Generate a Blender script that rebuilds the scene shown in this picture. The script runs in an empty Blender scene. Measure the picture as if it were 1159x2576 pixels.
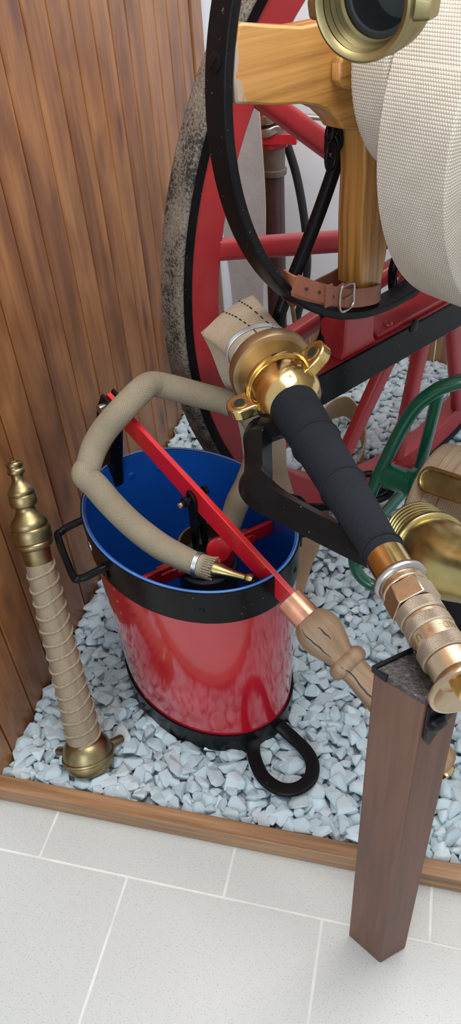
import bpy, bmesh, math, random
import numpy as np
from mathutils import Vector, Matrix
random.seed(7); rng = np.random.default_rng(11)
SC = bpy.context.scene; COL = SC.collection
R_ = math.radians
# ------------------------------------------------------------------ camera
F_, CX, CY, CAMZ = 1908.0, 579.5, 1288.0, 1.55
_dn = np.array([188, 2222, F_]); _dn = _dn/np.linalg.norm(_dn); UP = -_dn
_d2 = np.array([600, -1690, F_]); _d2 = _d2-_d2.dot(UP)*UP; _d2 /= np.linalg.norm(_d2)
RM = np.array([np.cross(_d2, UP), _d2, UP])
CP = np.array([0, 0, CAMZ])
cam = bpy.data.objects.new('camera', bpy.data.cameras.new('camera')); COL.objects.link(cam)
cam.data.sensor_fit = 'VERTICAL'; cam.data.sensor_height = 36; cam.data.lens = 36*F_/2576
cam.data.clip_start = .02
m4 = Matrix.Identity(4)
for i in range(3):
    m4[i][0], m4[i][1], m4[i][2], m4[i][3] = RM[i][0], -RM[i][1], -RM[i][2], CP[i]
cam.matrix_world = m4; SC.camera = cam
# ------------------------------------------------------------------ light and exposure
SC.view_settings.view_transform = 'Standard'; SC.view_settings.look = 'None'
SC.view_settings.gamma = 1; SC.view_settings.use_curve_mapping = False
SC.view_settings.exposure = 0.42
W = bpy.data.worlds.new('room_light'); SC.world = W; W.use_nodes = True
W.node_tree.nodes['Background'].inputs[0].default_value = (.88, .93, 1.0, 1)
W.node_tree.nodes['Background'].inputs[1].default_value = .54
def area(name, loc, target, sx, sy, power, col):
    l = bpy.data.lights.new(name, 'AREA'); l.shape = 'RECTANGLE'; l.size = sx; l.size_y = sy; l.energy = power; l.color = col
    o = bpy.data.objects.new(name, l); COL.objects.link(o); o.location = loc
    o.rotation_euler = (Vector(target)-Vector(loc)).to_track_quat('-Z', 'Y').to_euler(); return o
area('ceiling_lamp', (.15, .85, 2.75), (-.05, 1.0, 0), 1.3, .9, 34, (1, .97, .93))
area('ceiling_lamp_rear', (1.0, 2.0, 2.95), (.2, 2.5, .6), .5, 1.2, 24, (1, .96, .93))
area('window_daylight', (-.35, -1.9, 1.75), (-.35, 1.2, .5), 1.3, 1.7, 25, (.78, .91, 1))

# ------------------------------------------------------------------ measuring helpers: a sight line met with a real plane or distance
def V(*a): return np.array(a, float)
def ray(px, py):
    v = V(px-CX, py-CY, F_); return RM@(v/np.linalg.norm(v))
def atd(px, py, d): return CP+ray(px, py)*d
def onz(px, py, z=0):
    r = ray(px, py); return CP+r*((z-CAMZ)/r[2])
def onx(px, py, x):
    r = ray(px, py); return CP+r*(x/r[0])
def ony(px, py, y):
    r = ray(px, py); return CP+r*(y/r[1])
def proj(p):
    c = RM.T@(np.array(p, float)-CP); return np.array([CX+F_*c[0]/c[2], CY+F_*c[1]/c[2]]), c[2]
TH = R_(54.5); CW = V(math.cos(TH), math.sin(TH), 0); CN = V(math.sin(TH), -math.cos(TH), 0); WC = V(.008, 1.95, .82)
ZA = V(0, 0, 1)
def onn(px, py, off):
    r = ray(px, py); return CP+r*((WC+CN*off-CP).dot(CN)/r.dot(CN))
def cart(a, off, z): 
    p = WC+CW*a+CN*off; return V(p[0], p[1], z)
def nrm(v): return v/np.linalg.norm(v)

# ------------------------------------------------------------------ mesh builder
class MB:
    def __init__(s): s.v = []; s.f = []; s.uv = []; s.mi = []
    def add(s, vs, fs, uvs=None, mi=0):
        o = len(s.v); s.v += [tuple(map(float, p)) for p in vs]
        for i, f in enumerate(fs):
            s.f.append(tuple(o+k for k in f)); s.mi.append(mi)
            s.uv.append(uvs[i] if uvs else [(0, 0)]*len(f))
        return s
    def build(s, name, mat, parent=None, bevel=0, sharp=38, seg=2, smooth=True, sub=0):
        org = WORLD.get(parent.name, V(0, 0, 0)) if parent else V(0, 0, 0)
        me = bpy.data.meshes.new(name)
        me.from_pydata([tuple(np.array(p)-org) for p in s.v], [], s.f)
        ul = me.uv_layers.new(name='UVMap')
        ul.data.foreach_set('uv', [c for f in s.uv for q in f for c in q])
        me.polygons.foreach_set('material_index', s.mi)
        for m in (mat if isinstance(mat, (list, tuple)) else [mat]): me.materials.append(m)
        bm = bmesh.new(); bm.from_mesh(me); bmesh.ops.recalc_face_normals(bm, faces=bm.faces); bm.to_mesh(me); bm.free()
        if smooth:
            me.polygons.foreach_set('use_smooth', [True]*len(me.polygons)); me.set_sharp_from_angle(angle=R_(sharp))
        me.update()
        o = bpy.data.objects.new(name, me); COL.objects.link(o)
        if parent: o.parent = parent; WORLD[o.name] = org
        if bevel:
            b = o.modifiers.new('bevel', 'BEVEL'); b.width = bevel; b.segments = seg; b.limit_method = 'ANGLE'; b.angle_limit = R_(35)
        if sub:
            b = o.modifiers.new('sub', 'SUBSURF'); b.levels = sub; b.render_levels = sub
        return o
WORLD = {}
def thing(name, label, cat, loc=(0, 0, 0), group=None):
    o = bpy.data.objects.new(name, None); o.empty_display_size = .05; COL.objects.link(o)
    o.location = tuple(map(float, loc)); o['label'] = label; o['category'] = cat
    if group: o['group'] = group
    WORLD[o.name] = np.array(loc, float); return o
def tag(o, label, cat, group=None, kind=None):
    o['label'] = label; o['category'] = cat
    if group: o['group'] = group
    if kind: o['kind'] = kind
    return o
def struct(o): o['kind'] = 'structure'; return o

def smoothpath(pts, n=8, closed=False):
    P = [np.array(p, float) for p in pts]; m = len(P); out = []
    rngi = range(m if closed else m-1)
    for i in rngi:
        p0, p1, p2, p3 = (P[(i-1) % m], P[i], P[(i+1) % m], P[(i+2) % m]) if closed else (P[max(i-1, 0)], P[i], P[i+1], P[min(i+2, m-1)])
        for k in range(n):
            t = k/n
            out.append(.5*((2*p1)+(-p0+p2)*t+(2*p0-5*p1+4*p2-p3)*t*t+(-p0+3*p1-3*p2+p3)*t**3))
    if not closed: out.append(P[-1])
    return out
def sweep(mb, pts, prof, up=None, closed=False, scale=None, caps=True, mi=0, uvs=1.0):
    """prof: closed 2-D outline (a along side, b along up); up: fixed vector, list of vectors or None for a carried frame"""
    P = [np.array(p, float) for p in pts]; n = len(P); k = len(prof)
    per = [0]
    for i in range(k): per.append(per[-1]+math.dist(prof[i], prof[(i+1) % k]))
    T = []
    for i in range(n):
        a = P[(i-1) % n] if (closed or i > 0) else P[i]; b = P[(i+1) % n] if (closed or i < n-1) else P[i]
        T.append(nrm(b-a))
    if up is None:
        u = nrm(np.cross(T[0], V(.31, .52, .8))); U = []
        for i in range(n):
            u = nrm(u-T[i]*u.dot(T[i])); U.append(u)
    else:
        U = []
        for i in range(n):
            q = np.array(up[i] if isinstance(up, list) else up, float); U.append(nrm(q-T[i]*q.dot(T[i])))
    vs = []; L = [0]
    for i in range(n):
        S = np.cross(T[i], U[i]); sc = 1 if scale is None else scale[i]
        sa, sb = sc if isinstance(sc, (tuple, list)) else (sc, sc)
        for (a, b) in prof: vs.append(P[i]+S*a*sa+U[i]*b*sb)
        if i: L.append(L[-1]+np.linalg.norm(P[i]-P[i-1]))
    L.append(L[-1]+np.linalg.norm(P[0]-P[-1]))
    fs = []; uv = []
    for i in range(n if closed else n-1):
        j = (i+1) % n
        for c in range(k):
            d = (c+1) % k
            fs.append((i*k+c, i*k+d, j*k+d, j*k+c))
            uv.append([(L[i]*uvs, per[c]*uvs), (L[i]*uvs, per[c+1]*uvs), (L[i+1]*uvs, per[c+1]*uvs), (L[i+1]*uvs, per[c]*uvs)])
    if caps and not closed:
        fs.append(tuple(range(k-1, -1, -1))); uv.append([(prof[c][0], prof[c][1]) for c in range(k-1, -1, -1)])
        fs.append(tuple((n-1)*k+c for c in range(k))); uv.append([(prof[c][0], prof[c][1]) for c in range(k)])
    return mb.add(vs, fs, uv, mi)
def circ(r, k=16): return [(r*math.cos(2*math.pi*i/k), r*math.sin(2*math.pi*i/k)) for i in range(k)]
def rect(w, h): return [(-w/2, -h/2), (w/2, -h/2), (w/2, h/2), (-w/2, h/2)]
def rrect(w, h, r, k=4):
    o = []
    for (cx, cy, a0) in ((w/2-r, h/2-r, 0), (-w/2+r, h/2-r, 90), (-w/2+r, -h/2+r, 180), (w/2-r, -h/2+r, 270)):
        for i in range(k+1):
            t = R_(a0+90*i/k); o.append((cx+r*math.cos(t), cy+r*math.sin(t)))
    return o
def tube(pts, r, seg=16, closed=False, scale=None, caps=True): return sweep(MB(), pts, circ(r, seg), closed=closed, scale=scale, caps=caps)
def lathe(mb, A, axis, prof, seg=48, caps=True, mi=0):
    """prof: list of (h along axis from A, radius)"""
    A = np.array(A, float); ax = nrm(np.array(axis, float)); u = nrm(np.cross(ax, V(.2, .3, .93) if abs(ax[2]) < .9 else V(1, 0, 0))); w = np.cross(ax, u)
    vs = []; 
    for (h, r) in prof:
        for i in range(seg):
            t = 2*math.pi*i/seg; vs.append(A+ax*h+(u*math.cos(t)+w*math.sin(t))*r)
    fs = []; uv = []; s = 0; RMX = max(p[1] for p in prof)
    for j in range(len(prof)-1):
        ds = math.dist(prof[j], prof[j+1]); rr = RMX*2*math.pi
        for i in range(seg):
            k = (i+1) % seg
            fs.append((j*seg+i, j*seg+k, (j+1)*seg+k, (j+1)*seg+i))
            a, b = rr*i/seg, rr*(i+1)/seg
            uv.append([(a, s), (b, s), (b, s+ds), (a, s+ds)])
        s += ds
    if caps:
        if prof[0][1] > 1e-5: fs.append(tuple(range(seg-1, -1, -1))); uv.append([(0, 0)]*seg)
        if prof[-1][1] > 1e-5: fs.append(tuple((len(prof)-1)*seg+i for i in range(seg))); uv.append([(0, 0)]*seg)
    return mb.add(vs, fs, uv, mi)
def box(mb, c, ax, ay, az, mi=0):
    c = np.array(c, float); vs = [c+ax*sx+ay*sy+az*sz for sx in (-1, 1) for sy in (-1, 1) for sz in (-1, 1)]
    la, lb, lc = np.linalg.norm(ax), np.linalg.norm(ay), np.linalg.norm(az)
    fs = [(0, 1, 3, 2), (4, 6, 7, 5), (0, 4, 5, 1), (2, 3, 7, 6), (0, 2, 6, 4), (1, 5, 7, 3)]
    def q(i): return ((1 if i & 4 else -1), (1 if i & 2 else -1), (1 if i & 1 else -1))
    L = sorted([(la, 0), (lb, 1), (lc, 2)], reverse=True)
    uv = []
    for f in fs:
        cs = [q(i) for i in f]; var = [a for a in range(3) if len({c_[a] for c_ in cs}) > 1]
        sz = (la, lb, lc); var.sort(key=lambda a: -sz[a])
        uv.append([(c_[var[0]]*sz[var[0]]+.37*f[0], c_[var[1]]*sz[var[1]]+.11*f[2]) for c_ in cs])
    return mb.add(vs, fs, uv, mi)
def prism(mb, poly, ext, mi=0, udir=None):
    """poly: 3-D outline in a plane, ext: extrusion vector"""
    P = [np.array(p, float) for p in poly]; k = len(P); ext = np.array(ext, float)
    u = nrm(udir) if udir is not None else nrm(P[1]-P[0]); nn = nrm(ext); v = np.cross(nn, u)
    def q(p): return (p.dot(u), p.dot(v))
    vs = P+[p+ext for p in P]
    fs = [tuple(range(k)), tuple(range(2*k-1, k-1, -1))]; uv = [[q(p) for p in P], [q(p) for p in P[::-1]]]
    le = np.linalg.norm(ext)
    for i in range(k):
        j = (i+1) % k; fs.append((i, i+k, j+k, j))
        a, b = P[i].dot(u)+P[i].dot(v)*.0, P[j].dot(u)
        if abs(b-a) < 1e-3: a, b = P[i].dot(v), P[j].dot(v)
        uv.append([(a, 0), (a, le), (b, le), (b, 0)])
    return mb.add(vs, fs, uv, mi)
def axis_s(A, B, px, py):
    """fraction along A-B whose picture is nearest the pixel"""
    best = None
    for lo, hi in ((-.4, 1.4),):
        for s in np.linspace(lo, hi, 1801):
            q, d = proj(A+(B-A)*s); e = (q[0]-px)**2+(q[1]-py)**2
            if best is None or e < best[0]: best = (e, s, np.linalg.norm(A+(B-A)*s-CP))
    return best[1], best[2]
def prof_px(A, B, rows):
    """rows (px, py, width in px, extra dh) -> lathe profile along A-B in metres"""
    L = np.linalg.norm(B-A); out = []
    for r in rows:
        s, d = axis_s(A, B, r[0], r[1]); out.append((s*L+(r[3] if len(r) > 3 else 0), r[2]/2*d/F_))
    return out
def seglathe(name, mat, parent, A, B, rows, **k):
    return lathe(MB(), A, B-A, prof_px(A, B, rows)).build(name, mat, parent, **k)
def screw(name, mat, parent, c, nv, r, h, slot=True):
    c = np.array(c, float); nv = nrm(np.array(nv, float)); m = MB()
    lathe(m, c-nv*h*.6, nv, [(0, r), (h, r), (h*1.5, r*.75), (h*1.6, 0.0001)], seg=20)
    return m.build(name, mat, parent)
def dome(c, nv, r, h=None, seg=16):
    h = h or r*.6; m = MB(); c = np.array(c, float)
    return lathe(m, c-nrm(np.array(nv, float))*.002, nv, [(0, r), (.002+h*.35, r*.94), (.002+h*.7, r*.7), (.002+h*.93, r*.36), (.002+h, .0001)], seg=seg)

# ------------------------------------------------------------------ materials
def mat(name, col, rough=.5, metal=0, spec=.5, coat=0):
    m = bpy.data.materials.new(name); m.use_nodes = True; b = m.node_tree.nodes['Principled BSDF']
    b.inputs['Base Color'].default_value = (*col, 1); b.inputs['Roughness'].default_value = rough; b.inputs['Metallic'].default_value = metal
    b.inputs['Specular IOR Level'].default_value = spec; b.inputs['Coat Weight'].default_value = coat
    b.inputs['Coat Roughness'].default_value = .08
    return m
class NG:
    def __init__(s, m): s.m = m; s.t = m.node_tree; s.b = s.t.nodes['Principled BSDF']
    def n(s, ty, **kw):
        x = s.t.nodes.new(ty)
        for k, v in kw.items():
            if hasattr(x, k) and k not in ('Scale',): setattr(x, k, v)
        return x
    def l(s, a, b): s.t.links.new(a, b)
    def co(s, kind='Object', scale=(1, 1, 1), rot=(0, 0, 0)):
        t = s.n('ShaderNodeTexCoord'); p = s.n('ShaderNodeMapping'); p.inputs['Scale'].default_value = scale; p.inputs['Rotation'].default_value = rot
        s.l(t.outputs[kind], p.inputs['Vector']); return p.outputs[0]
    def noise(s, co, sc, det=4, rough=.55, dist=0):
        x = s.n('ShaderNodeTexNoise'); x.inputs['Scale'].default_value = sc; x.inputs['Detail'].default_value = det; x.inputs['Roughness'].default_value = rough; x.inputs['Distortion'].default_value = dist
        s.l(co, x.inputs['Vector']); return x.outputs['Fac']
    def ramp(s, fac, stops):
        x = s.n('ShaderNodeValToRGB'); e = x.color_ramp.elements
        while len(e) < len(stops): e.new(.5)
        for i, (p, c) in enumerate(stops): e[i].position = p; e[i].color = (*c, 1)
        s.l(fac, x.inputs['Fac']); return x.outputs['Color']
    def mix(s, fac, a, b, mode='MIX'):
        x = s.n('ShaderNodeMix'); x.data_type = 'RGBA'; x.blend_type = mode
        for sock, val in ((x.inputs['Factor'], fac), (x.inputs['A'] if 0 else x.inputs[6], a), (x.inputs[7], b)):
            if isinstance(val, (int, float)): sock.default_value = val
            elif isinstance(val, tuple): sock.default_value = (*val, 1)
            else: s.l(val, sock)
        return x.outputs[2]
    def math(s, op, a, b=0, c=None):
        x = s.n('ShaderNodeMath'); x.operation = op
        for i, v in enumerate((a, b) if c is None else (a, b, c)):
            if isinstance(v, (int, float)): x.inputs[i].default_value = v
            else: s.l(v, x.inputs[i])
        return x.outputs[0]
    def bump(s, h, st=.3, dist=.002):
        x = s.n('ShaderNodeBump'); x.inputs['Strength'].default_value = st; x.inputs['Distance'].default_value = dist
        s.l(h, x.inputs['Height']); s.l(x.outputs[0], s.b.inputs['Normal'])
    def color(s, c): s.l(c, s.b.inputs['Base Color'])
    def rough(s, c): s.l(c, s.b.inputs['Roughness'])
def sc(c, k): return tuple(x*k for x in c)
def paint(name, col, rough=.3, var=.18, coat=.3, chips=None, bump=.06):
    m = mat(name, col, rough, coat=coat); g = NG(m); co = g.co()
    c = g.ramp(g.noise(co, 9, 5), [(.3, sc(col, 1-var)), (.7, sc(col, 1+var))])
    if chips:
        f = g.noise(co, 130, 3, .6); c = g.mix(g.ramp(f, [(.69, (0, 0, 0)), (.73, (1, 1, 1))]), c, chips)
    g.color(c); g.bump(g.noise(co, 60, 3), bump, .002)
    if 'black' in name: m.node_tree.nodes['Principled BSDF'].inputs['Specular IOR Level'].default_value = .13
    return m
def metal(name, col, rough=.2, var=.2, spots=None, metalness=1.0):
    m = mat(name, col, rough, metalness); g = NG(m); co = g.co()
    n1 = g.noise(co, 22, 5, .6); c = g.ramp(n1, [(.3, sc(col, 1-var)), (.7, sc(col, 1+var*.5))])
    g.color(c); g.rough(g.math('MULTIPLY_ADD', n1, .25, rough-.1)); g.bump(g.noise(co, 90, 2), .04, .001)
    return m
def weave(name, col, su, sv, dark=.55, rough=.9, strength=.6, var=.12, dirt=None, twill=False, brick=False):
    m = mat(name, col, rough, spec=.15); g = NG(m); t = g.n('ShaderNodeTexCoord'); sp = g.n('ShaderNodeSeparateXYZ'); g.l(t.outputs['UV'], sp.inputs[0])
    a = g.math('MULTIPLY', sp.outputs[0], su*math.pi); b = g.math('MULTIPLY', sp.outputs[1], sv*math.pi)
    if brick: b = g.math('ADD', b, g.math('MULTIPLY', g.math('FLOOR', g.math('DIVIDE', a, math.pi)), math.pi/2))
    if twill: a, b = g.math('ADD', a, b), g.math('SUBTRACT', a, b)
    h = g.math('MULTIPLY', g.math('SINE', a), g.math('SINE', b)); h = g.math('ABSOLUTE', h)
    co = g.co(); n1 = g.noise(co, 14, 4, .6); n2 = g.noise(co, 160, 3, .6)
    base = g.ramp(n1, [(.3, sc(col, 1-var)), (.7, sc(col, 1+var))])
    if dirt: base = g.mix(g.ramp(g.noise(co, 5, 3), [(.45, (0, 0, 0)), (.75, (1, 1, 1))]), base, dirt)
    f = g.math('MULTIPLY_ADD', h, .75, g.math('MULTIPLY', n2, .25))
    c = g.mix(g.ramp(f, [(.08, (1, 1, 1)), (.55, (0, 0, 0))]), base, sc(col, dark)); g.color(c)
    g.bump(f, strength, .0016); return m
def wood_uv(name, lo, mid, hi, lu=6, lv=60, rough=.5, coat=0, streak=.5, bump=.15, knots=None):
    m = mat(name, mid, rough, coat=coat); g = NG(m); co = g.co('UV', (lu, lv, 1)); co2 = g.co('UV', (lu*.35, lv*.25, 1))
    n1 = g.noise(co, 1.0, 7, .62, .3); n2 = g.noise(co2, 1.0, 4, .5, .6)
    f = g.math('MULTIPLY_ADD', n1, streak, g.math('MULTIPLY', n2, 1-streak))
    g.color(g.ramp(f, [(.34, lo), (.5, mid), (.66, hi)])); g.bump(n1, bump, .002)
    g.rough(g.math('MULTIPLY_ADD', n1, .2, rough-.1)); return m

RED = (.60, .012, .016)
M = {}
M['red'] = paint('red_gloss_paint', (.54, .010, .016), .28, .08, .5)
M['red_bucket'] = paint('red_bucket_paint', (.45, .007, .020), .16, .12, .9, bump=.03)
M['red_cart'] = paint('red_cart_paint', (.36, .025, .03), .42, .12, .1, chips=None)
M['blue'] = paint('blue_paint', (.005, .085, .42), .38, .10, .2)
M['blue_edge'] = paint('worn_blue_rim', (.06, .17, .42), .5, .4, 0, chips=(.6, .65, .7))
M['black'] = paint('black_gloss_paint', (.006, .006, .007), .25, .3, .0, chips=(.10, .095, .095))
M['black_semi'] = paint('black_iron_paint', (.007, .007, .008), .38, .3, 0, chips=(.12, .115, .11))
M['green'] = paint('green_paint', (.006, .095, .052), .25, .15, .4)
M['brass'] = metal('polished_brass', (.70, .50, .21), .14, .2)
M['brass_dull'] = metal('dull_brass', (.31, .245, .125), .36, .3)
M['brass_pale'] = metal('pale_bronze', (.60, .46, .31), .25, .15)
M['brass_rim'] = metal('satin_bronze', (.40, .28, .16), .42, .12)
M['brass_elbow'] = metal('worn_brass', (.50, .40, .17), .27, .2)
M['brass_old'] = metal('tarnished_brass', (.34, .28, .14), .42, .25)
M['rubber_grey'] = mat('grey_black_lining', (.05, .055, .057), .5)
M['copper'] = metal('copper', (.75, .36, .24), .3, .25)
M['steel'] = metal('steel', (.48, .45, .42), .28, .15)
M['wire'] = metal('galvanised_wire', (.55, .60, .64), .35, .1)
M['canvas'] = weave('beige_canvas', (.53, .42, .30), 320, 260, .68)
M['canvas_roll'] = weave('cream_canvas_weave', (.68, .62, .53), 200, 230, .62, strength=.8, dirt=(.55, .45, .35), brick=True)
M['canvas_grey'] = weave('grey_white_canvas', (.50, .47, .46), 300, 240, .7)
M['canvas_ground'] = weave('tan_canvas', (.46, .33, .21), 300, 240, .75)
M['canvas_reel'] = weave('sand_canvas', (.46, .34, .23), 220, 200, .72)
M['hose'] = weave('grey_beige_jacket', (.36, .30, .21), 210, 260, .50, strength=.8, twill=True)
M['wrapcloth'] = weave('taupe_cord_wrap', (.30, .235, .165), 20, 420, .7, strength=.5)
M['cord'] = weave('pale_cord', (.40, .33, .23), 300, 300, .6)
M['blackwrap'] = weave('black_fabric_wrap', (.016, .019, .025), 300, 300, .55, strength=.7)
M['blackcord'] = mat('black_cord', (.010, .011, .013), .85, spec=.2)
M['rubber'] = mat('black_rubber', (.012, .013, .014), .55)
M['dark_inside'] = mat('dark_lining', (.03, .032, .034), .45)
M['leather'] = paint('brown_leather', (.24, .075, .04), .5, .3, 0, bump=.3)
M['oak'] = wood_uv('varnished_oak', (.15, .065, .018), (.42, .20, .050), (.53, .28, .085), 3, 110, .38, .2)
M['oak_worn'] = wood_uv('worn_oak', (.24, .15, .085), (.38, .25, .15), (.46, .33, .2), 8, 90, .55)
M['turned'] = wood_uv('old_turned_wood', (.14, .085, .05), (.29, .18, .105), (.38, .26, .165), 60, 7, .55, bump=.3)
M['post'] = wood_uv('brown_stained_post', (.075, .028, .017), (.125, .050, .030), (.165, .072, .044), 4, 70, .5, 0)
M['kerb'] = wood_uv('stained_pine_kerb', (.10, .045, .018), (.29, .15, .068), (.44, .26, .135), 2.2, 55, .42, .1, .62)
M['pipe'] = paint('brown_pipe_paint', (.055, .022, .024), .3, .3, .2)
M['pipe_grey'] = metal('grey_brown_metal', (.26, .21, .17), .5, .2)
M['clamp'] = metal('nickel_clamp', (.56, .52, .45), .3, .25)
M['red_dark'] = paint('red_standpipe_paint', (.48, .012, .022), .32, .15, .3)
M['white_wall'] = paint('white_plaster', (.74, .77, .82), .8, .03, 0, bump=.1)
# iron tyre: gritty tread
m = mat('gritty_tyre', (.1, .085, .07), .7); g = NG(m); co = g.co()
big = g.noise(co, 16, 4); fine = g.noise(co, 190, 3, .65)
c = g.ramp(g.math('MULTIPLY_ADD', fine, .62, g.math('MULTIPLY', big, .60)), [(.52, (.014, .014, .015)), (.60, (.13, .105, .082)), (.76, (.20, .165, .13)), (.88, (.42, .38, .33))])
g.color(c); g.bump(fine, .8, .004); M['tyre'] = m
# cast iron post cap
m = mat('cast_iron_cap', (.03, .026, .024), .5); g = NG(m); co = g.co()
f = g.noise(co, 120, 4, .65); g.color(g.ramp(f, [(.4, (.018, .015, .014)), (.62, (.055, .045, .042)), (.74, (.25, .22, .2))])); g.bump(f, .7, .004); M['cap'] = m
# speckled floor tile + grout
m = mat('speckled_tile', (.6, .6, .59), .42); g = NG(m); co = g.co()
f = g.noise(co, 330, 2, .5); f2 = g.noise(co, 3, 3)
c = g.mix(g.ramp(f, [(.60, (0, 0, 0)), (.68, (1, 1, 1))]), g.ramp(f2, [(.3, (.50, .495, .465)), (.7, (.53, .53, .505))]), (.36, .36, .34)); g.color(c); M['tile'] = m
m = mat('pale_grout', (.74, .72, .67), .85); g = NG(m); co = g.co()
g.color(g.ramp(g.noise(co, 8, 4, .6), [(.3, (.58, .57, .54)), (.6, (.74, .73, .68))])); M['grout'] = m
# plank wall: tone per plank from its own index along the wall
PITCH, GR0 = .1133, 1.590
m = mat('stained_planks', (.3, .14, .06), .4, coat=.12); g = NG(m)
t = g.n('ShaderNodeTexCoord'); sp = g.n('ShaderNodeSeparateXYZ'); g.l(t.outputs['Object'], sp.inputs[0])
idx = g.math('FLOOR', g.math('DIVIDE', g.math('SUBTRACT', sp.outputs[1], GR0), PITCH))
wn = g.n('ShaderNodeTexWhiteNoise'); wn.noise_dimensions = '1D'; g.l(idx, wn.inputs['W'])
cb = g.n('ShaderNodeCombineXYZ'); g.l(g.math('MULTIPLY', sp.outputs[1], 55), cb.inputs[0]); g.l(g.math('MULTIPLY_ADD', sp.outputs[2], 1.2, g.math('MULTIPLY', wn.outputs['Value'], 40)), cb.inputs[1]); g.l(g.math('MULTIPLY', wn.outputs['Value'], 17), cb.inputs[2])
n1 = g.noise(cb.outputs[0], 1, 7, .6, .5)
cb2 = g.n('ShaderNodeCombineXYZ'); g.l(g.math('MULTIPLY', sp.outputs[1], 9), cb2.inputs[0]); g.l(g.math('MULTIPLY_ADD', sp.outputs[2], 3.2, g.math('MULTIPLY', wn.outputs['Value'], 23)), cb2.inputs[1])
n2 = g.noise(cb2.outputs[0], 1, 4, .55, .8)
f = g.math('MULTIPLY_ADD', n1, .34, g.math('MULTIPLY_ADD', n2, .60, g.math('MULTIPLY_ADD', wn.outputs['Value'], .10, -.02)))
c = g.ramp(f, [(.27, (.085, .027, .009)), (.41, (.18, .065, .019)), (.54, (.285, .118, .036)), (.72, (.40, .19, .066))])
kn = g.n('ShaderNodeTexVoronoi'); kn.inputs['Scale'].default_value = 1; g.l(cb2.outputs[0], kn.inputs['Vector'])
c = g.mix(g.ramp(kn.outputs['Distance'], [(.05, (1, 1, 1)), (.24, (0, 0, 0))]), c, (.10, .036, .022)); g.color(c)
g.bump(n1, .12, .002); M['plank'] = m
# gravel
m = mat('pale_grey_stone', (.4, .45, .48), .85, spec=.25); g = NG(m); co = g.co()
oi = g.n('ShaderNodeObjectInfo'); ge = g.n('ShaderNodeNewGeometry')
rv = g.math('FRACT', g.math('ADD', g.math('MULTIPLY', oi.outputs['Random'], 7.3), ge.outputs['Random Per Island']))
c = g.ramp(rv, [(0, (.52, .64, .70)), (.45, (.58, .70, .755)), (.8, (.65, .765, .815)), (1, (.62, .685, .715))])
f = g.noise(co, 75, 5, .65); c = g.mix(g.ramp(f, [(.36, (.5, .5, .5)), (.62, (0, 0, 0))]), c, (.46, .53, .56)); g.color(c)
g.bump(f, .5, .003); M['stone'] = m
M['gravel_base'] = mat('stone_dust', (.36, .42, .45), .95)
# knurled bronze
m = mat('knurled_bronze', (.60, .47, .34), .36, 1); g = NG(m); t = g.n('ShaderNodeTexCoord'); sp = g.n('ShaderNodeSeparateXYZ'); g.l(t.outputs['UV'], sp.inputs[0])
a = g.math('MULTIPLY', sp.outputs[0], 2600); b = g.math('MULTIPLY', sp.outputs[1], 2600)
h = g.math('MULTIPLY', g.math('SINE', g.math('ADD', a, b)), g.math('SINE', g.math('SUBTRACT', a, b))); g.bump(h, .5, .0008)
g.color(g.ramp(h, [(.0, (.36, .29, .22)), (.8, (.66, .56, .44))])); M['knurl'] = m

# ------------------------------------------------------------------ setting
# floor: tiles in running bond with real grout joints
mb = MB(); J = .003; TW, TP = .3967, .3968
rows = [(.597, .99), (.2, .597), (-.197, .2), (-.594, -.197), (-.99, -.594), (-1.387, -.99), (-1.784, -1.387), (-2.2, -1.784)]
for k, (y0, y1) in enumerate(rows):
    x0 = (-.2577 if k % 2 == 0 else -.459)
    for i in range(-5, 8):
        a, b = x0+i*TP+J, x0+(i+1)*TP-J
        box(mb, V((a+b)/2, (y0+y1)/2, -.006), V((b-a)/2, 0, 0), V(0, (y1-y0)/2-J, 0), V(0, 0, .006))
mb.add([(-2.6, -2.3, -.0012), (3.2, -2.3, -.0012), (3.2, 3.2, -.0012), (-2.6, 3.2, -.0012)], [(0, 1, 2, 3)], None, 1)
struct(mb.build('floor', [M['tile'], M['grout']], smooth=False))
# wooden wall of vertical planks
mb = MB(); WX = -.80
def plank(y0, y1, x=WX, z0=-.0, z1=2.9, g_=.0055):
    pr = [(WX-.02, y0+.0015), (x-.008, y0+.0015), (x-.002, y0+.0024), (x, y0+g_), (x, y1-g_), (x-.002, y1-.0024), (x-.008, y1-.0015), (WX-.02, y1-.0015)]
    prism(mb, [V(a, b, z0) for a, b in pr], V(0, 0, z1-z0), udir=V(0, 1, 0))
k = -8
while GR0+PITCH*k < 2.72:
    plank(GR0+PITCH*k, GR0+PITCH*(k+1)); k += 1
plank(2.7363, 2.863, WX+.004)
struct(mb.build('wall_left', M['plank'], sharp=25))
mb = MB(); box(mb, V(.6, 2.95, 1.45), V(1.9, 0, 0), V(0, .03, 0), V(0, 0, 1.45)); struct(mb.build('wall_back', M['white_wall']))
# low slatted board at the back edge of the gravel
mb = MB(); x = -.62
while x < 1.6:
    wd = .045+.02*random.random(); box(mb, V(x+wd/2, 2.70, .075), V(wd/2-.002, 0, 0), V(0, .012, 0), V(0, 0, .072+.004*random.random())); x += wd
struct(mb.build('baseboard_back', M['kerb'], bevel=.002))
# kerb beam at the front
mb = MB(); sweep(mb, [V(-.80, .7165, .0255), V(1.3, .7165, .0255)], rect(.033, .05), up=ZA); struct(mb.build('trim_1', M['kerb'], bevel=.002))
mb = MB(); mb.add([(-.8, .73, .012), (1.4, .73, .012), (1.4, 2.7, .012), (-.8, 2.7, .012)], [(0, 1, 2, 3)])
tag(mb.build('gravel_bedding', M['gravel_base']), 'fine grey stone dust seen in gaps under the loose gravel', 'gravel', kind='stuff')

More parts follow.
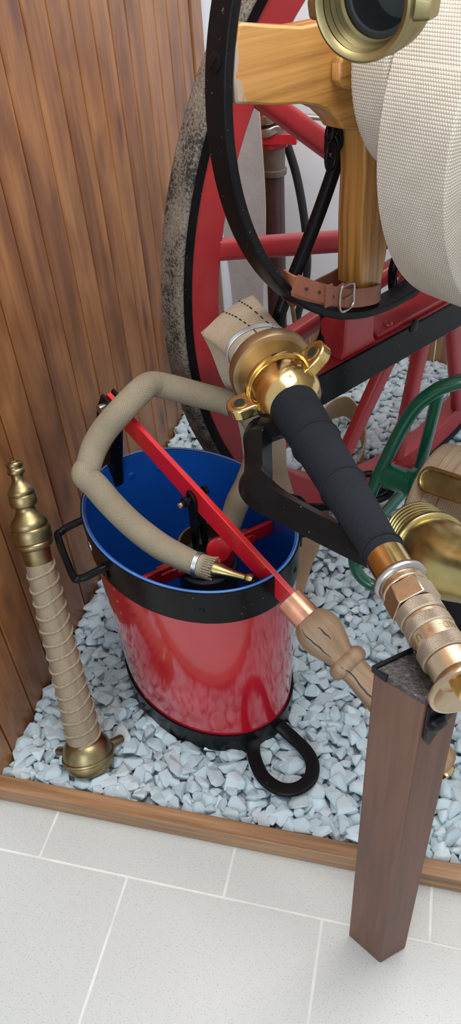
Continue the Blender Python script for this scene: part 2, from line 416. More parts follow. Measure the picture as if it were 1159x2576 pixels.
# ------------------------------------------------------------------ gravel stones
def stone_variant(seed):
    r = np.random.default_rng(seed); n = 15
    p = r.normal(size=(n, 3)); p /= np.linalg.norm(p, axis=1)[:, None]; p *= (.82+.3*r.random((n, 1)))
    p *= V(1.05, .68+.25*r.random(), .42+.18*r.random())
    bm = bmesh.new(); [bm.verts.new(q) for q in p]
    res = bmesh.ops.convex_hull(bm, input=bm.verts)
    bmesh.ops.delete(bm, geom=[x for x in res['geom_interior'] if isinstance(x, bmesh.types.BMVert)], context='VERTS')
    bmesh.ops.dissolve_limit(bm, angle_limit=R_(14), verts=bm.verts, edges=bm.edges)
    bmesh.ops.bevel(bm, geom=list(bm.edges), offset=.055, segments=1, affect='EDGES', clamp_overlap=True)
    bmesh.ops.triangulate(bm, faces=bm.faces)
    vs = np.array([v.co[:] for v in bm.verts]); bm.verts.index_update(); fs = [tuple(v.index for v in f.verts) for f in bm.faces]; bm.free()
    return vs, fs
NV = 16; VAR = [stone_variant(100+i) for i in range(NV)]
BUC = V(-.409, 1.08, 0); BPH = -.596
BU = V(math.cos(BPH), math.sin(BPH), 0); BV = V(-BU[1], BU[0], 0)
def in_bucket(x, y, k=1.0):
    d = V(x, y, 0)-BUC; return (d.dot(BU)/.232)**2+(d.dot(BV)/.174)**2 < k
ST = []
for layer, (gap, zc) in enumerate(((.0325, .034), (.031, .019))):
    y = .743; row = 0
    while y < 2.69:
        x = -.80+(row % 2)*gap/2
        while x < 1.0+max(0, (y-1.6))*.0:
            xx, yy = x+random.uniform(-.3, .3)*gap, y+random.uniform(-.3, .3)*gap
            s = random.choice((.0165, .020, .023, .026, .029))*random.uniform(.9, 1.1)
            lo = .736+s*.65
            if yy < lo: yy = lo
            if yy > 2.672: yy = 2.672
            if xx < -.798+s*.62: xx = -.798+s*.62
            dw = V(xx, yy, 0)-WC; aw = dw.dot(CW); ow = dw.dot(CN)
            if not (-.075 < ow < .015 and abs(aw) < .2) and not in_bucket(xx, yy, (.80 if layer else .93)):
                ST.append((xx, yy, zc+random.uniform(-.004, .006), s, random.randrange(NV), random.uniform(0, 6.283), random.gauss(0, .22), random.gauss(0, .22), layer))
            x += gap
        y += gap*.87; row += 1
def stone_mat(s):
    return Matrix.Translation(s[:3])@Matrix.Rotation(s[5], 4, 'Z')@Matrix.Rotation(s[6], 4, 'X')@Matrix.Rotation(s[7], 4, 'Y')@Matrix.Diagonal((s[3], s[3], s[3], 1))
POSTC = V(.043, .58, 0)
def seen(s):
    q, d = proj(s[:3])
    if not (6 < q[0] < 1153 and 6 < q[1] < 2570): return False
    x, y = q
    if 880 < x < 1125 and y > 1640: return False                   # behind the post
    if 200 < x < 740 and 1140 < y < 1895: return s[1] < BUC[1] and not (x < 727 and y < 1885 and 330 < x and (y < 1700 or (x-530)**2/200**2+(y-1700)**2/188**2 < 1))
    return True
top = sorted([s for s in ST if s[8] == 0 and seen(s)], key=lambda s: np.linalg.norm(V(*s[:3])-CP))[:300]
near = set(map(id, top)); protos = []
for i in range(NV):
    vs, fs = VAR[i]; me = bpy.data.meshes.new('gravel_stone'); me.from_pydata(vs.tolist(), [], fs); me.materials.append(M['stone']); protos.append(me)
for s in top:
    o = bpy.data.objects.new('gravel_stone', protos[s[4]]); COL.objects.link(o); o.matrix_world = stone_mat(s)
    tag(o, 'pale blue-grey crushed stone lying loose in the near part of the gravel bed', 'stone', 'loose gravel stones nearest the kerb')
allv, allf, off = [], [], 0
for s in ST:
    if id(s) in near: continue
    q, d = proj(s[:3])
    if s[0] > .1 and (q[0] > 1500): continue
    vs, fs = VAR[s[4]]; mm = np.array(stone_mat(s)); w_ = vs@mm[:3, :3].T+mm[:3, 3]
    allv.append(w_); fa = np.array(fs)+off; allf.append(fa); off += len(vs)
me = bpy.data.meshes.new('gravel'); AV = np.concatenate(allv); AF = np.concatenate(allf)
me.vertices.add(len(AV)); me.vertices.foreach_set('co', AV.ravel()); me.loops.add(AF.size); me.loops.foreach_set('vertex_index', AF.ravel().astype(np.int32))
me.polygons.add(len(AF)); me.polygons.foreach_set('loop_start', np.arange(0, AF.size, 3, dtype=np.int32)); me.polygons.foreach_set('loop_total', np.full(len(AF), 3, dtype=np.int32))
me.update(); me.validate(); me.materials.append(M['stone'])
o = bpy.data.objects.new('gravel', me); COL.objects.link(o)
tag(o, 'rest of the pale grey crushed gravel under the cart wheel and bucket', 'gravel', kind='stuff')

# ------------------------------------------------------------------ brown post with iron cap
PL, PF, PR = V(-.010, .579, 0), V(.052, .543, 0), V(.096, .579, 0); PB = PL+PR-PF
t = thing('wooden_post', 'brown stained square wooden post with black iron cap standing on the tiles', 'post', (PL+PR)/2)
PH = .80
mb = MB(); prism(mb, [PF, PR, PB, PL], V(0, 0, PH), udir=ZA)
# grain runs up the post: rebuild side uv
mb.uv = [[(0, 0)]*4, [(0, 0)]*4]+[[(0, i*.2), (PH, i*.2), (PH, i*.2+.07), (0, i*.2+.07)] for i in range(4)]
mb.build('shaft', M['post'], t, bevel=.003)
cz = PH; ctr = (PL+PR)/2
def shr(p, k, z): return ctr+(p-ctr)*k+V(0, 0, z)
mb = MB(); prism(mb, [shr(p, 1.0, cz+.0005) for p in (PF, PR, PB, PL)], V(0, 0, .007)); mb.build('iron_cap', M['cap'], t, bevel=.002)
# raised lip on the left and rear edges of the cap
mb = MB(); sweep(mb, [shr(PF+(PL-PF)*.72, 1.0, cz+.006), shr(PL, 1.0, cz+.006), shr(PB, 1.0, cz+.006)], rect(.005, .011), up=ZA); mb.build('cap_lip', M['black'], t, bevel=.0015)
# black iron strap going down the right face
eR = nrm(PR-PF); nR = V(eR[1], -eR[0], 0)
mb = MB(); pts = [PF+eR*.004, PF+eR*.004, PF+eR*.02, PR, PR]
poly = [PF+eR*.003+V(0, 0, .80), PF+eR*.003+V(0, 0, .735), PF+eR*.012+V(0, 0, .715), PF+eR*.030+V(0, 0, .748), PR+V(0, 0, .775), PR+V(0, 0, .80)]
prism(mb, [p+nR*.0005 for p in poly], nR*.006); mb.build('iron_strap', M['black'], t, bevel=.002)
mb = MB(); q = PF+eR*.016+V(0, 0, .765)+nR*.006; lathe(mb, q, nR, [(0, .014), (.004, .014), (.009, .010), (.011, .0001)], seg=24); mb.build('strap_boss', M['black'], t)

# ------------------------------------------------------------------ big branch pipe with black wrap, lying on the post and the cart
A = atd(668, 905, 1.40); B = atd(1172, 1735, .90); A = A+nrm(B-A)*.028; AX = nrm(B-A); AL = np.linalg.norm(B-A)
t = thing('branch_pipe', 'large brass hose nozzle wrapped in black cord, its tip resting on the iron capped post', 'nozzle', (A+B)/2)
def S(px, py): return axis_s(A, B, px, py)[0]*AL
def Rp(px, py, wd): return wd/2*axis_s(A, B, px, py)[1]/F_
# rear coupling: satin rim, polished barrel and ball
r0 = Rp(668, 905, 208)
mb = MB(); lathe(mb, A, AX, [(-.006, r0*.60), (-.006, r0*.93), (-.002, r0), (.014, r0), (.019, r0*.97), (.021, r0*.88)], seg=64); cpl = mb.build('coupling_rim', M['brass_rim'], t)
mb = MB(); lathe(mb, A, AX, [(.018, r0*.60), (.018, r0*.84), (.021, r0*.855), (.056, r0*.835), (.058, r0*.85), (.062, r0*.86), (.066, r0*.84), (.067, r0*.75)], seg=64); mb.build('coupling_barrel', M['brass'], t)
mb = MB(); b0 = .066; hh = .062
lathe(mb, A, AX, [(b0, r0*.7), (b0, r0*.765), (b0+.006, r0*.79)]+[(b0+.006+hh*k/14, r0*(.50+.295*math.cos(math.pi/2*(k/14)**1.5))) for k in range(1, 15)], seg=64); mb.build('coupling_neck', M['brass'], t)
# lugs with dished holes
side = nrm(np.cross(AX, ZA))
for (px, py) in ((596, 1030), (786, 908)):
    c = A+AX*.078; best = None
    for a in np.linspace(0, 2*math.pi, 361):
        d_ = side*math.cos(a)+np.cross(AX, side)*math.sin(a); q, _ = proj(c+d_*r0*1.15); e = math.dist(q, (px, py))
        if best is None or e < best[0]: best = (e, d_)
    rd = best[1]; L0, L1 = r0*.66, r0*1.36; LW = .024
    out = [c+rd*L0-AX*LW, c+rd*L0+AX*LW]+[c+rd*(L1-LW)+(rd*math.sin(a)+AX*math.cos(a))*LW for a in np.linspace(0, math.pi, 14)]
    nrmu = nrm(np.cross(AX, rd)); nrmu = nrmu if nrmu.dot(CP-c) > 0 else -nrmu
    mb = MB(); prism(mb, [p-nrmu*.011 for p in out], nrmu*.022); lug = mb.build('lug', M['brass'], t, bevel=.003)
    hc = c+rd*(L1-.024)+nrmu*.0112
    mb = MB(); lathe(mb, hc, nrmu, [(.0, .0155), (.0012, .015), (.0012, .0135), (.0004, .0105), (.0003, .0001)], seg=28, caps=False); mb.build('lug_socket', M['brass_elbow'], lug)
    mb = MB(); lathe(mb, hc, nrmu, [(.0, .0095), (.0009, .0095), (.001, .0001)], seg=24, caps=False); mb.build('lug_hole', M['rubber'], lug)
# black wrap
w0, w1 = b0+hh-.006, S(975, 1400)
mb = MB(); ns = 40; ra, rb = Rp(740, 1020, 126)*1.0, Rp(955, 1390, 100)
wp = []
for k in range(ns+1):
    f = k/ns; r = ra+(rb-ra)*f
    for fr in (.30, .60, .965):
        r += .0016*math.exp(-((f-fr)/.018)**2)
    wp.append((w0+(w1-w0)*f, r))
wp = [(w0, ra*.8)]+wp+[(w1, rb*.85)]
lathe(mb, A, AX, wp, seg=56); wr = mb.build('wrap', M['blackwrap'], t)
for fr in (.30, .60, .965):
    r = ra+(rb-ra)*fr+.0012; h0 = w0+(w1-w0)*fr; c = A+AX*h0; u = side; v = np.cross(AX, side)
    mb = MB()
    for ph in (0, math.pi):
        pts = [c+(u*math.cos(a)+v*math.sin(a))*(r+.0011*math.cos(40*a+ph))+AX*(.0012*math.sin(40*a+ph)+.004*math.sin(a)) for a in np.linspace(0, 2*math.pi, 241)[:-1]]
        sweep(mb, pts, circ(.0013, 6), closed=True)
    mb.build('wrap_cord', M['blackcord'], wr)
# iron handle
ofs = nrm(np.cross(AX, side)); ofs = ofs if ofs[2] < 0 else -ofs
hp = [A+AX*S(742, 1062), atd(668, 1080, 1.30), atd(648, 1098, 1.295), atd(648, 1140, 1.275), atd(648, 1185, 1.25), atd(642, 1222, 1.225), atd(668, 1252, 1.20), atd(720, 1282, 1.165), atd(800, 1325, 1.115), atd(880, 1365, 1.07), atd(950, 1398, 1.03), atd(985, 1405, 1.015)]
hs = [.9, 1.0, 1.0, .92, .95, 1.15, 1.12, .98, .92, .9, .86, .8]
pts = smoothpath([np.append(p, s) for p, s in zip(hp, hs)], 6)
hx = [(-.017, -.012), (0, -.019), (.017, -.012), (.017, .010), (.004, .016), (-.017, .012)]
mb = MB(); sweep(mb, [p[:3] for p in pts], [(a*1.25, b*1.25) for a, b in hx], up=V(-.4, -.75, .6), scale=[float(p[3]) for p in pts]); mb.build('handle', M['black'], t, bevel=.003)
# front fittings: collar, steel ring, hex, knurled sleeves, flange
def nz(name, mt, rows, **k): return seglathe(name, mt, t, A, B, rows, **k)
sC, sR, sH, sK = S(962, 1388), S(1004, 1462), S(1020, 1490), S(1047, 1535)
rC = Rp(985, 1425, 103); 
mb = MB(); lathe(mb, A, AX, [(sC-.012, rC*.8), (sC-.012, rC*.98), (sC-.008, rC), (sR, rC*.99)], seg=56); mb.build('collar', M['brass'], t)
rr = Rp(1004, 1462, 136); mb = MB(); c = A+AX*(sR+.001); v = np.cross(AX, side)
sweep(mb, [c+(side*math.cos(a)+v*math.sin(a))*(rr-.0065) for a in np.linspace(0, 2*math.pi, 73)[:-1]], circ(.0068, 12), closed=True); mb.build('steel_ring', M['steel'], t)
rH = Rp(1030, 1500, 118); mb = MB(); lathe(mb, A, AX, [(sR+.004, rH*.9), (sR+.004, rH*.98), (sH-.002, rH), (sH-.001, rH*.93)], seg=56)
c = A+AX*sH; u2, v2 = side, np.cross(AX, side)
hexp = [c+(u2*math.cos(a+.35)+v2*math.sin(a+.35))*rH*1.10 for a in np.linspace(0, 2*math.pi, 7)[:-1]]
prism(mb, hexp, AX*(sK-sH-.001)); mb.build('hex_nut', M['brass_pale'], t, bevel=.0015)
sE = S(1136, 1682)                                  # end of knurled sleeve group
LK = sE-sK; rK = Rp(1065, 1560, 120)
def band(name, f0, f1, k, mt, edge=.0015):
    a, b = sK+LK*f0, sK+LK*f1; r = rK*k
    mb = MB(); lathe(mb, A, AX, [(a, r*.9), (a, r-edge), (a+edge, r), (b-edge, r), (b, r-edge), (b, r*.9)], seg=64); return mb.build(name, mt, t)
band('knurled_sleeve', 0, .20, 1.0, M['knurl']); band('groove_ring', .195, .27, .93, M['brass_pale'])
band('knurled_sleeve', .265, .44, 1.0, M['knurl']); txt_band = band('lettered_sleeve', .435, .66, .965, M['brass_pale'])
band('knurled_sleeve', .655, .86, 1.03, M['knurl'])
band('end_sleeve', .855, 1.17, .93, M['brass_pale'])
sF = sK+LK*1.16; rF = rK*1.46
mb = MB(); lathe(mb, A, AX, [(sF-.004, rK*.9), (sF, rK*1.02), (sF+.008, rF*.92), (sF+.010, rF*.985), (sF+.013, rF), (sF+.016, rF*.985), (sF+.017, rF*.9), (sF+.008, rK*.95), (sF+.001, rK*.80), (sF-.004, rK*.62)], seg=64, caps=False); mb.build('flange', M['brass_pale'], t)
mb = MB(); lathe(mb, A, AX, [(sF-.006, rK*.72), (sF-.0035, rK*.70), (sF-.003, .0001)], seg=48); mb.build('bore_seal', M['dark_inside'], t)
mb = MB(); lathe(mb, A, AX, [(sF-.004, rK*.43), (sF+.018, rK*.43), (sF+.022, rK*.40), (sF+.0225, rK*.28), (sF+.020, rK*.24), (sF+.019, .0001)], seg=48); mb.build('spray_core', M['brass'], t)
# engraved-look lettering round the sleeve
cu = bpy.data.curves.new('lettering', 'FONT'); cu.body = 'UND-  =  U OSI'; cu.size = 1; cu.extrude = .0; cu.align_x = 'CENTER'; cu.space_character = 1.15
to = bpy.data.objects.new('lettering', cu); COL.objects.link(to); bpy.context.view_layer.update()
tm = bpy.data.meshes.new_from_object(to.evaluated_get(bpy.context.evaluated_depsgraph_get())); bpy.data.objects.remove(to)
bm = bmesh.new(); bm.from_mesh(tm); bmesh.ops.subdivide_edges(bm, edges=[e for e in bm.edges if e.calc_length() > .15], cuts=2)
view = nrm(CP-(A+AX*(sK+LK*.55))); fr = nrm(view-AX*view.dot(AX)); sd = np.cross(AX, fr)
q0, _ = proj(A+AX*sK+sd*.03); q1, _ = proj(A+AX*sK-sd*.03)
if q0[0] < q1[0]: sd = -sd
rT = rK*.965+.0003; hT = LK*.15; cc = sK+LK*.548
mbt = MB(); vs = []
for v_ in bm.verts:
    ang = -(v_.co.x*hT*.86)/rT; hgt = cc+(v_.co.y-.35)*hT
    vs.append(A+AX*hgt+(fr*math.cos(ang)+sd*math.sin(ang))*rT)
bm.verts.index_update(); mbt.add(vs, [tuple(x.index for x in f.verts) for f in bm.faces]); bm.free()
mbt.build('lettering', M['brass_rim'], t, smooth=False)

# ------------------------------------------------------------------ flat canvas hose bound into the big coupling
t = thing('canvas_hose', 'flat beige canvas hose wired into big brass coupling, folded over and trailing to gravel', 'hose', (A[0]-.05, A[1]+.1, .05))
UPH = nrm(ZA-AX*AX[2])
def ring_pts(c, ra_, rb_, k=28): return [c+side*ra_*math.cos(2*math.pi*i/k)+UPH*rb_*math.sin(2*math.pi*i/k) for i in range(k)]
E0, E1 = atd(505, 838, 1.50), atd(638, 742, 1.50); EM = (E0+E1)/2; ED = (E1-E0)/2
stations = [(A+AX*.0, side*.062, UPH*.050), (A-AX*.02, side*.060, UPH*.050), (A-AX*.045, side*.058, UPH*.047), (A-AX*.07, side*.060, UPH*.044)]
sgn = 1 if ED.dot(side) > 0 else -1
stations += [(.45*(A-AX*.085)+.55*EM, sgn*ED*.90, UPH*.030), (EM+AX*.012, sgn*ED*.99, UPH*.018), (EM, sgn*ED*1.0, UPH*.006)]
K = 36; vs = []; 
for (c, a_, b_) in stations:
    for i in range(K):
        th = 2*math.pi*i/K; vs.append(c+a_*math.cos(th)+b_*math.sin(th))
fs = []; uv = []
for j in range(len(stations)-1):
    for i in range(K):
        k2 = (i+1) % K; fs.append((j*K+i, j*K+k2, (j+1)*K+k2, (j+1)*K+i)); uv.append([(j*.03, i*.01), (j*.03, i*.01+.01), (j*.03+.03, i*.01+.01), (j*.03+.03, i*.01)])
fs.append(tuple((len(stations)-1)*K+i for i in range(K))); uv.append([(0, 0)]*K)
mb = MB().add(vs, fs, uv); body = mb.build('hose_end', M['canvas'], t, sharp=60)
# two woven dark marker lines on top of the hose end
for a0 in (1.15, 1.75):
    mb = MB(); n_ = 22
    for k in range(n_):
        f0, f1 = k/n_*(len(stations)-1.3), (k+.5)/n_*(len(stations)-1.3)
        pp = []
        for f in (f0, f1):
            j = int(f); w_ = f-j; c, a_, b_ = stations[j]; c2, a2, b2 = stations[j+1]
            ang = math.pi-a0 if sgn < 0 else a0
            P_ = lambda c, a_, b_: c+a_*math.cos(ang)*1.01+b_*math.sin(ang)*1.02+UPH*.0006
            pp.append(P_(c, a_, b_)*(1-w_)+P_(c2, a2, b2)*w_)
        sweep(mb, pp, rect(.0022, .0006), up=UPH)
    mb.build('stitch_line', M['blackcord'], body)
for off in (.030, .066):
    mb = MB()
    for k in range(5):
        c = A-AX*(off+.0022*k); sweep(mb, [c+side*.0615*math.cos(x)+UPH*(.0505-.12*(off-.03))*math.sin(x) for x in np.linspace(0, 2*math.pi, 61)[:-1]], circ(.0013, 6), closed=True)
    mb.build('wire_binding', M['wire'], t)
# hanging run of flat hose
def strip(L, R, th, n=6):
    L, R = smoothpath(L, n), smoothpath(R, n); mb = MB(); vs = []; fs = []; uv = []; s = 0
    for i in range(len(L)):
        tg = nrm((L[min(i+1, len(L)-1)]+R[min(i+1, len(L)-1)])-(L[max(i-1, 0)]+R[max(i-1, 0)])); nn = nrm(np.cross(tg, R[i]-L[i]))*th/2
        vs += [L[i]+nn, R[i]+nn, R[i]-nn, L[i]-nn]
        if i:
            ds = np.linalg.norm(L[i]+R[i]-L[i-1]-R[i-1])/2; wd = np.linalg.norm(R[i]-L[i])
            for c in range(4):
                d = (c+1) % 4; fs.append(((i-1)*4+c, (i-1)*4+d, i*4+d, i*4+c)); a, b = ((0, wd), (wd, wd+th), (wd+th, 2*wd+th), (2*wd+th, 2*wd+2*th))[c]
                uv.append([(s, a), (s, b), (s+ds, b), (s+ds, a)])
            s += ds
    n_ = len(L)-1; fs += [(3, 2, 1, 0), (n_*4, n_*4+1, n_*4+2, n_*4+3)]; uv += [[(0, 0)]*4]*2
    return mb.add(vs, fs, uv)
strip([E0, atd(528, 880, 1.535), atd(555, 950, 1.57), atd(583, 1010, 1.61), atd(604, 1090, 1.66), atd(618, 1180, 1.72), atd(660, 1260, 1.78)],
      [E1+(E0-E1)*.02, atd(640, 850, 1.545), atd(660, 930, 1.585), atd(690, 1010, 1.63), atd(716, 1090, 1.68), atd(722, 1180, 1.74), atd(745, 1262, 1.80)], .004).build('hanging_run', M['canvas'], t)
strip([onz(690, 1240, .062), onz(738, 1268, .062), onz(752, 1330, .060), onz(748, 1400, .058), onz(735, 1500, .056), onz(715, 1600, .055)],
      [onz(770, 1235, .062), onz(826, 1262, .062), onz(812, 1345, .060), onz(785, 1420, .058), onz(757, 1510, .056), onz(735, 1600, .055)], .004).build('ground_run', M['canvas_ground'], t)
# loose loop standing on edge behind the wheel spokes
lp = [(800, 1045), (835, 1012), (872, 1006), (903, 1048), (912, 1110), (893, 1168)]
Lb = [onz(x, y+42, .05) for x, y in lp]
strip([p+V(0, 0, .0) for p in Lb], [p+V(.006, -.01, .085) for p in Lb], .005).build('loop_run', M['canvas_ground'], t)

# ------------------------------------------------------------------ bucket pump
RIMZ, BOTZ = .574, .040; HB = RIMZ-BOTZ
t = thing('bucket_pump', 'red oval bucket with blue inside, black bands and a hand pump with long red lever', 'bucket pump', BUC+V(0, 0, BOTZ))
def oval(z, th, off=0):
    f = (RIMZ-z)/HB; k = 1-.095*f; c = math.cos(th); s_ = math.sin(th)
    a_, b_ = .249*k+off, .186*k+off
    return BUC+BU*a_*c+BV*b_*s_+V(0, 0, z)
def onrm(th): return nrm(BU*math.cos(th)/.249+BV*math.sin(th)/.186)
def oval_shell(z0, z1, o0, o1, nz_=10, K=96):
    mb = MB(); zs = np.linspace(z0, z1, nz_); vs = []
    for z in zs: vs += [oval(z, 2*math.pi*i/K, o1) for i in range(K)]
    for z in zs[::-1]: vs += [oval(z, 2*math.pi*i/K, o0) for i in range(K)]
    n2 = 2*nz_; fs = []
    for j in range(n2):
        for i in range(K): fs.append((j*K+i, j*K+(i+1) % K, ((j+1) % n2)*K+(i+1) % K, ((j+1) % n2)*K+i))
    return mb.add(vs, fs)
body = oval_shell(BOTZ+.002, RIMZ-.004, -.004, 0).build('body', M['red_bucket'], t)
mb = oval_shell(BOTZ+.012, RIMZ-.002, -.0065, -.0042, 12); mb.add([oval(BOTZ+.014, 2*math.pi*i/96, -.005) for i in range(96)], [tuple(range(96))])
mb.build('lining', M['blue'], t)
rb_ = oval_shell(RIMZ-.082, RIMZ-.001, .0004, .004, 6).build('rim_band', M['black'], t)
bb_ = oval_shell(BOTZ, BOTZ+.062, .0004, .0045, 5).build('base_band', M['black'], t)
mb = MB(); sweep(mb, [oval(RIMZ, 2*math.pi*i/96, -.001) for i in range(96)], circ(.0022, 8), closed=True); mb.build('rim_edge', M['blue_edge'], t)
# seam rivets on the red body, bolts in the bands, rivets inside
for k in range(12):
    z = RIMZ-.10-.036*k; th = R_(262-90-3.0*k*.2+2)
    th = R_(264+.2*k)
    if z > BOTZ+.07: dome(oval(z, th, 0), onrm(th), .0045, .002, 10).build('rivet', M['red_bucket'], body)
for th in (210, 318, 20, 48): dome(oval(RIMZ-.045, R_(th), .004), onrm(R_(th)), .006, .003, 12).build('bolt', M['black'], rb_)
for th in (262, 322, 20): dome(oval(BOTZ+.03, R_(th), .004), onrm(R_(th)), .006, .003, 12).build('bolt', M['black'], bb_)
for th, r in ((196, .017), (170, .009), (150, .008)): dome(oval(RIMZ-(.05 if r > .01 else .05), R_(th), -.0065), -onrm(R_(th)), r, r*.45, 18).build('rivet', M['blue'], t)
# carrying handles
def carry(th, spread, reach, drop):
    a, b = R_(th-spread), R_(th+spread); z = RIMZ-.038; o = onrm(R_(th))
    p0, p1 = oval(z, a, .004), oval(z, b, .004); dn = V(0, 0, -drop)
    e = nrm(p1-p0)
    pts = [p0-o*.004, p0+o*.012+dn*.1, p0+o*(reach*.65)+dn*.7, p0+o*(reach-.010)+dn*.95+e*.004, p0+o*reach+dn+e*.018,
           p1+o*reach+dn-e*.018, p1+o*(reach-.010)+dn*.95-e*.004, p1+o*(reach*.65)+dn*.7, p1+o*.012+dn*.1, p1-o*.004]
    h = tube(smoothpath(pts, 6), .0078, 14).build('carry_handle', M['black'], t)
    for p in (p0, p1):
        mb = MB(); sweep(mb, [p-V(0, 0, .026)+o*.002, p+V(0, 0, .006)+o*.003], rrect(.016, .006, .0025), up=o); mb.build('handle_tab', M['black'], h)
carry(245, 19, .062, .010); carry(60, 15, .052, .012)
mb = dome(oval(RIMZ-.04, R_(246), .0042), onrm(R_(246)), .012, .003, 18); mb.build('band_rivet', M['steel'], rb_)
# foot stirrup on the gravel
sp_ = [(640, 1852), (637, 1890), (648, 1930), (668, 1962), (705, 1985), (745, 1985), (778, 1962), (786, 1925), (770, 1890), (735, 1855), (695, 1822)]
pts = [onz(x, y, .062) for x, y in sp_]; pts[0][2] = pts[-1][2] = .068
mb = MB(); sweep(mb, smoothpath(pts, 6), rrect(.030, .011, .004), up=ZA); stp = mb.build('foot_stirrup', M['black'], t)
for (x, y) in ((630, 1838), (690, 1806)):
    c = onz(x, y, .070); mb = MB(); sweep(mb, [c+V(-.004, .004, -.016), c+V(-.002, .002, .006), c+V(.006, -.008, .016)], rrect(.022, .010, .003), up=V(.5, -.7, .3)); 
    lathe(mb, c+V(-.016, -.010, 0), V(.8, .55, 0), [(0, .009), (.034, .009)], seg=14); mb.build('stirrup_hinge', M['black'], stp)
# pump cylinder with brass liner
pc = BUC+V(.034, -.010, 0); PZ = .505
mb = MB(); lathe(mb, pc+V(0, 0, .052), ZA, [(0, .062), (PZ-.11, .062), (PZ-.105, .056), (PZ-.085, .056)], seg=40); mb.build('pump_base', M['dark_inside'], t)
mb = MB(); lathe(mb, pc+V(0, 0, PZ-.05), ZA, [(.012, .0585), (.042, .0585), (.042, .0555)], seg=48, caps=False); mb.build('pump_collar', M['red'], t)
mb = MB(); lathe(mb, pc+V(0, 0, PZ), ZA, [(-.10, .055), (.004, .0555), (.007, .0545), (.007, .050), (.0, .049), (-.14, .0485), (-.141, .0001)], seg=48, caps=False); mb.build('pump_cylinder', M['brass_dull'], t)
# red crossbar clamping the cylinder, running across the short way of the bucket
bz = PZ-.035; dirb = nrm(onz(640, 1325, bz)-onz(360, 1448, bz)); nb = V(-dirb[1], dirb[0], 0)
def barhit(sg):
    for s in np.linspace(.05, .3, 251):
        p = pc+dirb*sg*s-BUC
        if (p.dot(BU)/.240)**2+(p.dot(BV)/.177)**2 > 1: return s-.002
    return .2
sa_, sb_ = barhit(1), barhit(-1)
cbs = {}
for sg, s in ((1, sa_), (-1, sb_)):
    mb = MB(); sweep(mb, [pc+dirb*sg*.050+V(0, 0, bz), pc+dirb*sg*s+V(0, 0, bz)], rect(.010, .034), up=ZA)
    cbs[sg] = mb.build('crossbar', M['red'], t, bevel=.002)
for sg in (1, -1):
    for sn in (1, -1):
        mb = MB(); c = pc+dirb*sg*.078+nb*sn*.0085+V(0, 0, bz)
        poly = [c+dirb*x+V(0, 0, z) for x, z in ((-.030, -.013), (.026, -.013), (.034, -.006), (.034, .006), (.026, .013), (-.030, .013))]
        cb_ = cbs[sg]; prism(mb, poly, nb*sn*.006); mb.build('clamp_plate', M['red'], cb_, bevel=.0015)
        dome(c+dirb*.012+nb*sn*.006, nb*sn, .0085, .006, 14).build('clamp_rivet', M['red'], cb_)
# rounded red ear in front of the cylinder
c = atd(551, 1386, 1.478); ev = nrm(CP-c); ev[2] *= .5; ev = nrm(ev); eu = nrm(np.cross(ZA, ev)); ew = np.cross(ev, eu)
out = [c+eu*(.024*math.cos(a)*(1 if math.cos(a) > 0 else 1.05))+ew*(.026*math.sin(a)) for a in np.linspace(0, 2*math.pi, 29)[:-1]]
mb = MB(); prism(mb, out, -ev*.014); ear = mb.build('clamp_ear', M['red'], t, bevel=.003)
dome(c-eu*.004-ew*.021+ev*.0, ev, .007, .005, 14).build('clamp_rivet', M['red'], ear)
# lever: red flat bar on a black link, copper ferrule and turned wooden handle
L0 = atd(270, 1005, 1.55); L1 = atd(735, 1515, 1.383); LD = nrm(L1-L0); LL = np.linalg.norm(L1-L0)
LU = nrm(ZA-LD*LD[2]); LS = np.cross(LD, LU)
mb = MB(); sweep(mb, [L0, L0+(L1-L0)*.5, L1+LD*.012], rect(.011, .053), up=LU, scale=[(1, .8), (1, 1.0), (1, .98)]); lev = mb.build('lever', M['red'], t, bevel=.0015)
LE = L0+(L1-L0)*1.70
fp = [(752, 1524, 66), (790, 1563, 70)]
hl = lambda px, py: axis_s(L0, LE, px, py)[0]*np.linalg.norm(LE-L0)
h0 = LL-.008; fr_ = .0235
mb = MB(); lathe(mb, L0, LD, [(h0, fr_*.8), (h0, fr_*1.12), (h0+.047, fr_*1.14), (h0+.047, fr_*.8)], seg=32); mb.build('ferrule', M['copper'], lev)
hb = h0+.045; he = np.linalg.norm(LE-L0)
pr = [(hb, .0225), (hb+.006, .029), (hb+.018, .0355), (hb+.034, .0385), (hb+.052, .0365), (hb+.072, .030), (hb+.086, .0245), (hb+.092, .0240), (hb+.096, .031), (hb+.102, .0345), (hb+.112, .0345), (hb+.118, .031), (hb+.121, .0245), (hb+.130, .0235)]
pr += [(hb+.130+(he-.052-hb-.130)*k/6, .0235+.006*math.sin(math.pi*k/12)) for k in range(1, 7)]
pr += [(he-.03, .031), (he-.016, .031), (he-.006, .024), (he-.002, .016)]
pr = [(h, q*1.08) for h, q in pr]
mb = MB(); lathe(mb, L0, LD, pr, seg=40); hd = mb.build('wooden_handle', M['turned'], lev)
mb = MB(); lathe(mb, L0, LD, [(he-.003, .017), (he+.003, .0165), (he+.007, .010), (he+.008, .0001)], seg=24); mb.build('brass_cap', M['brass'], hd)
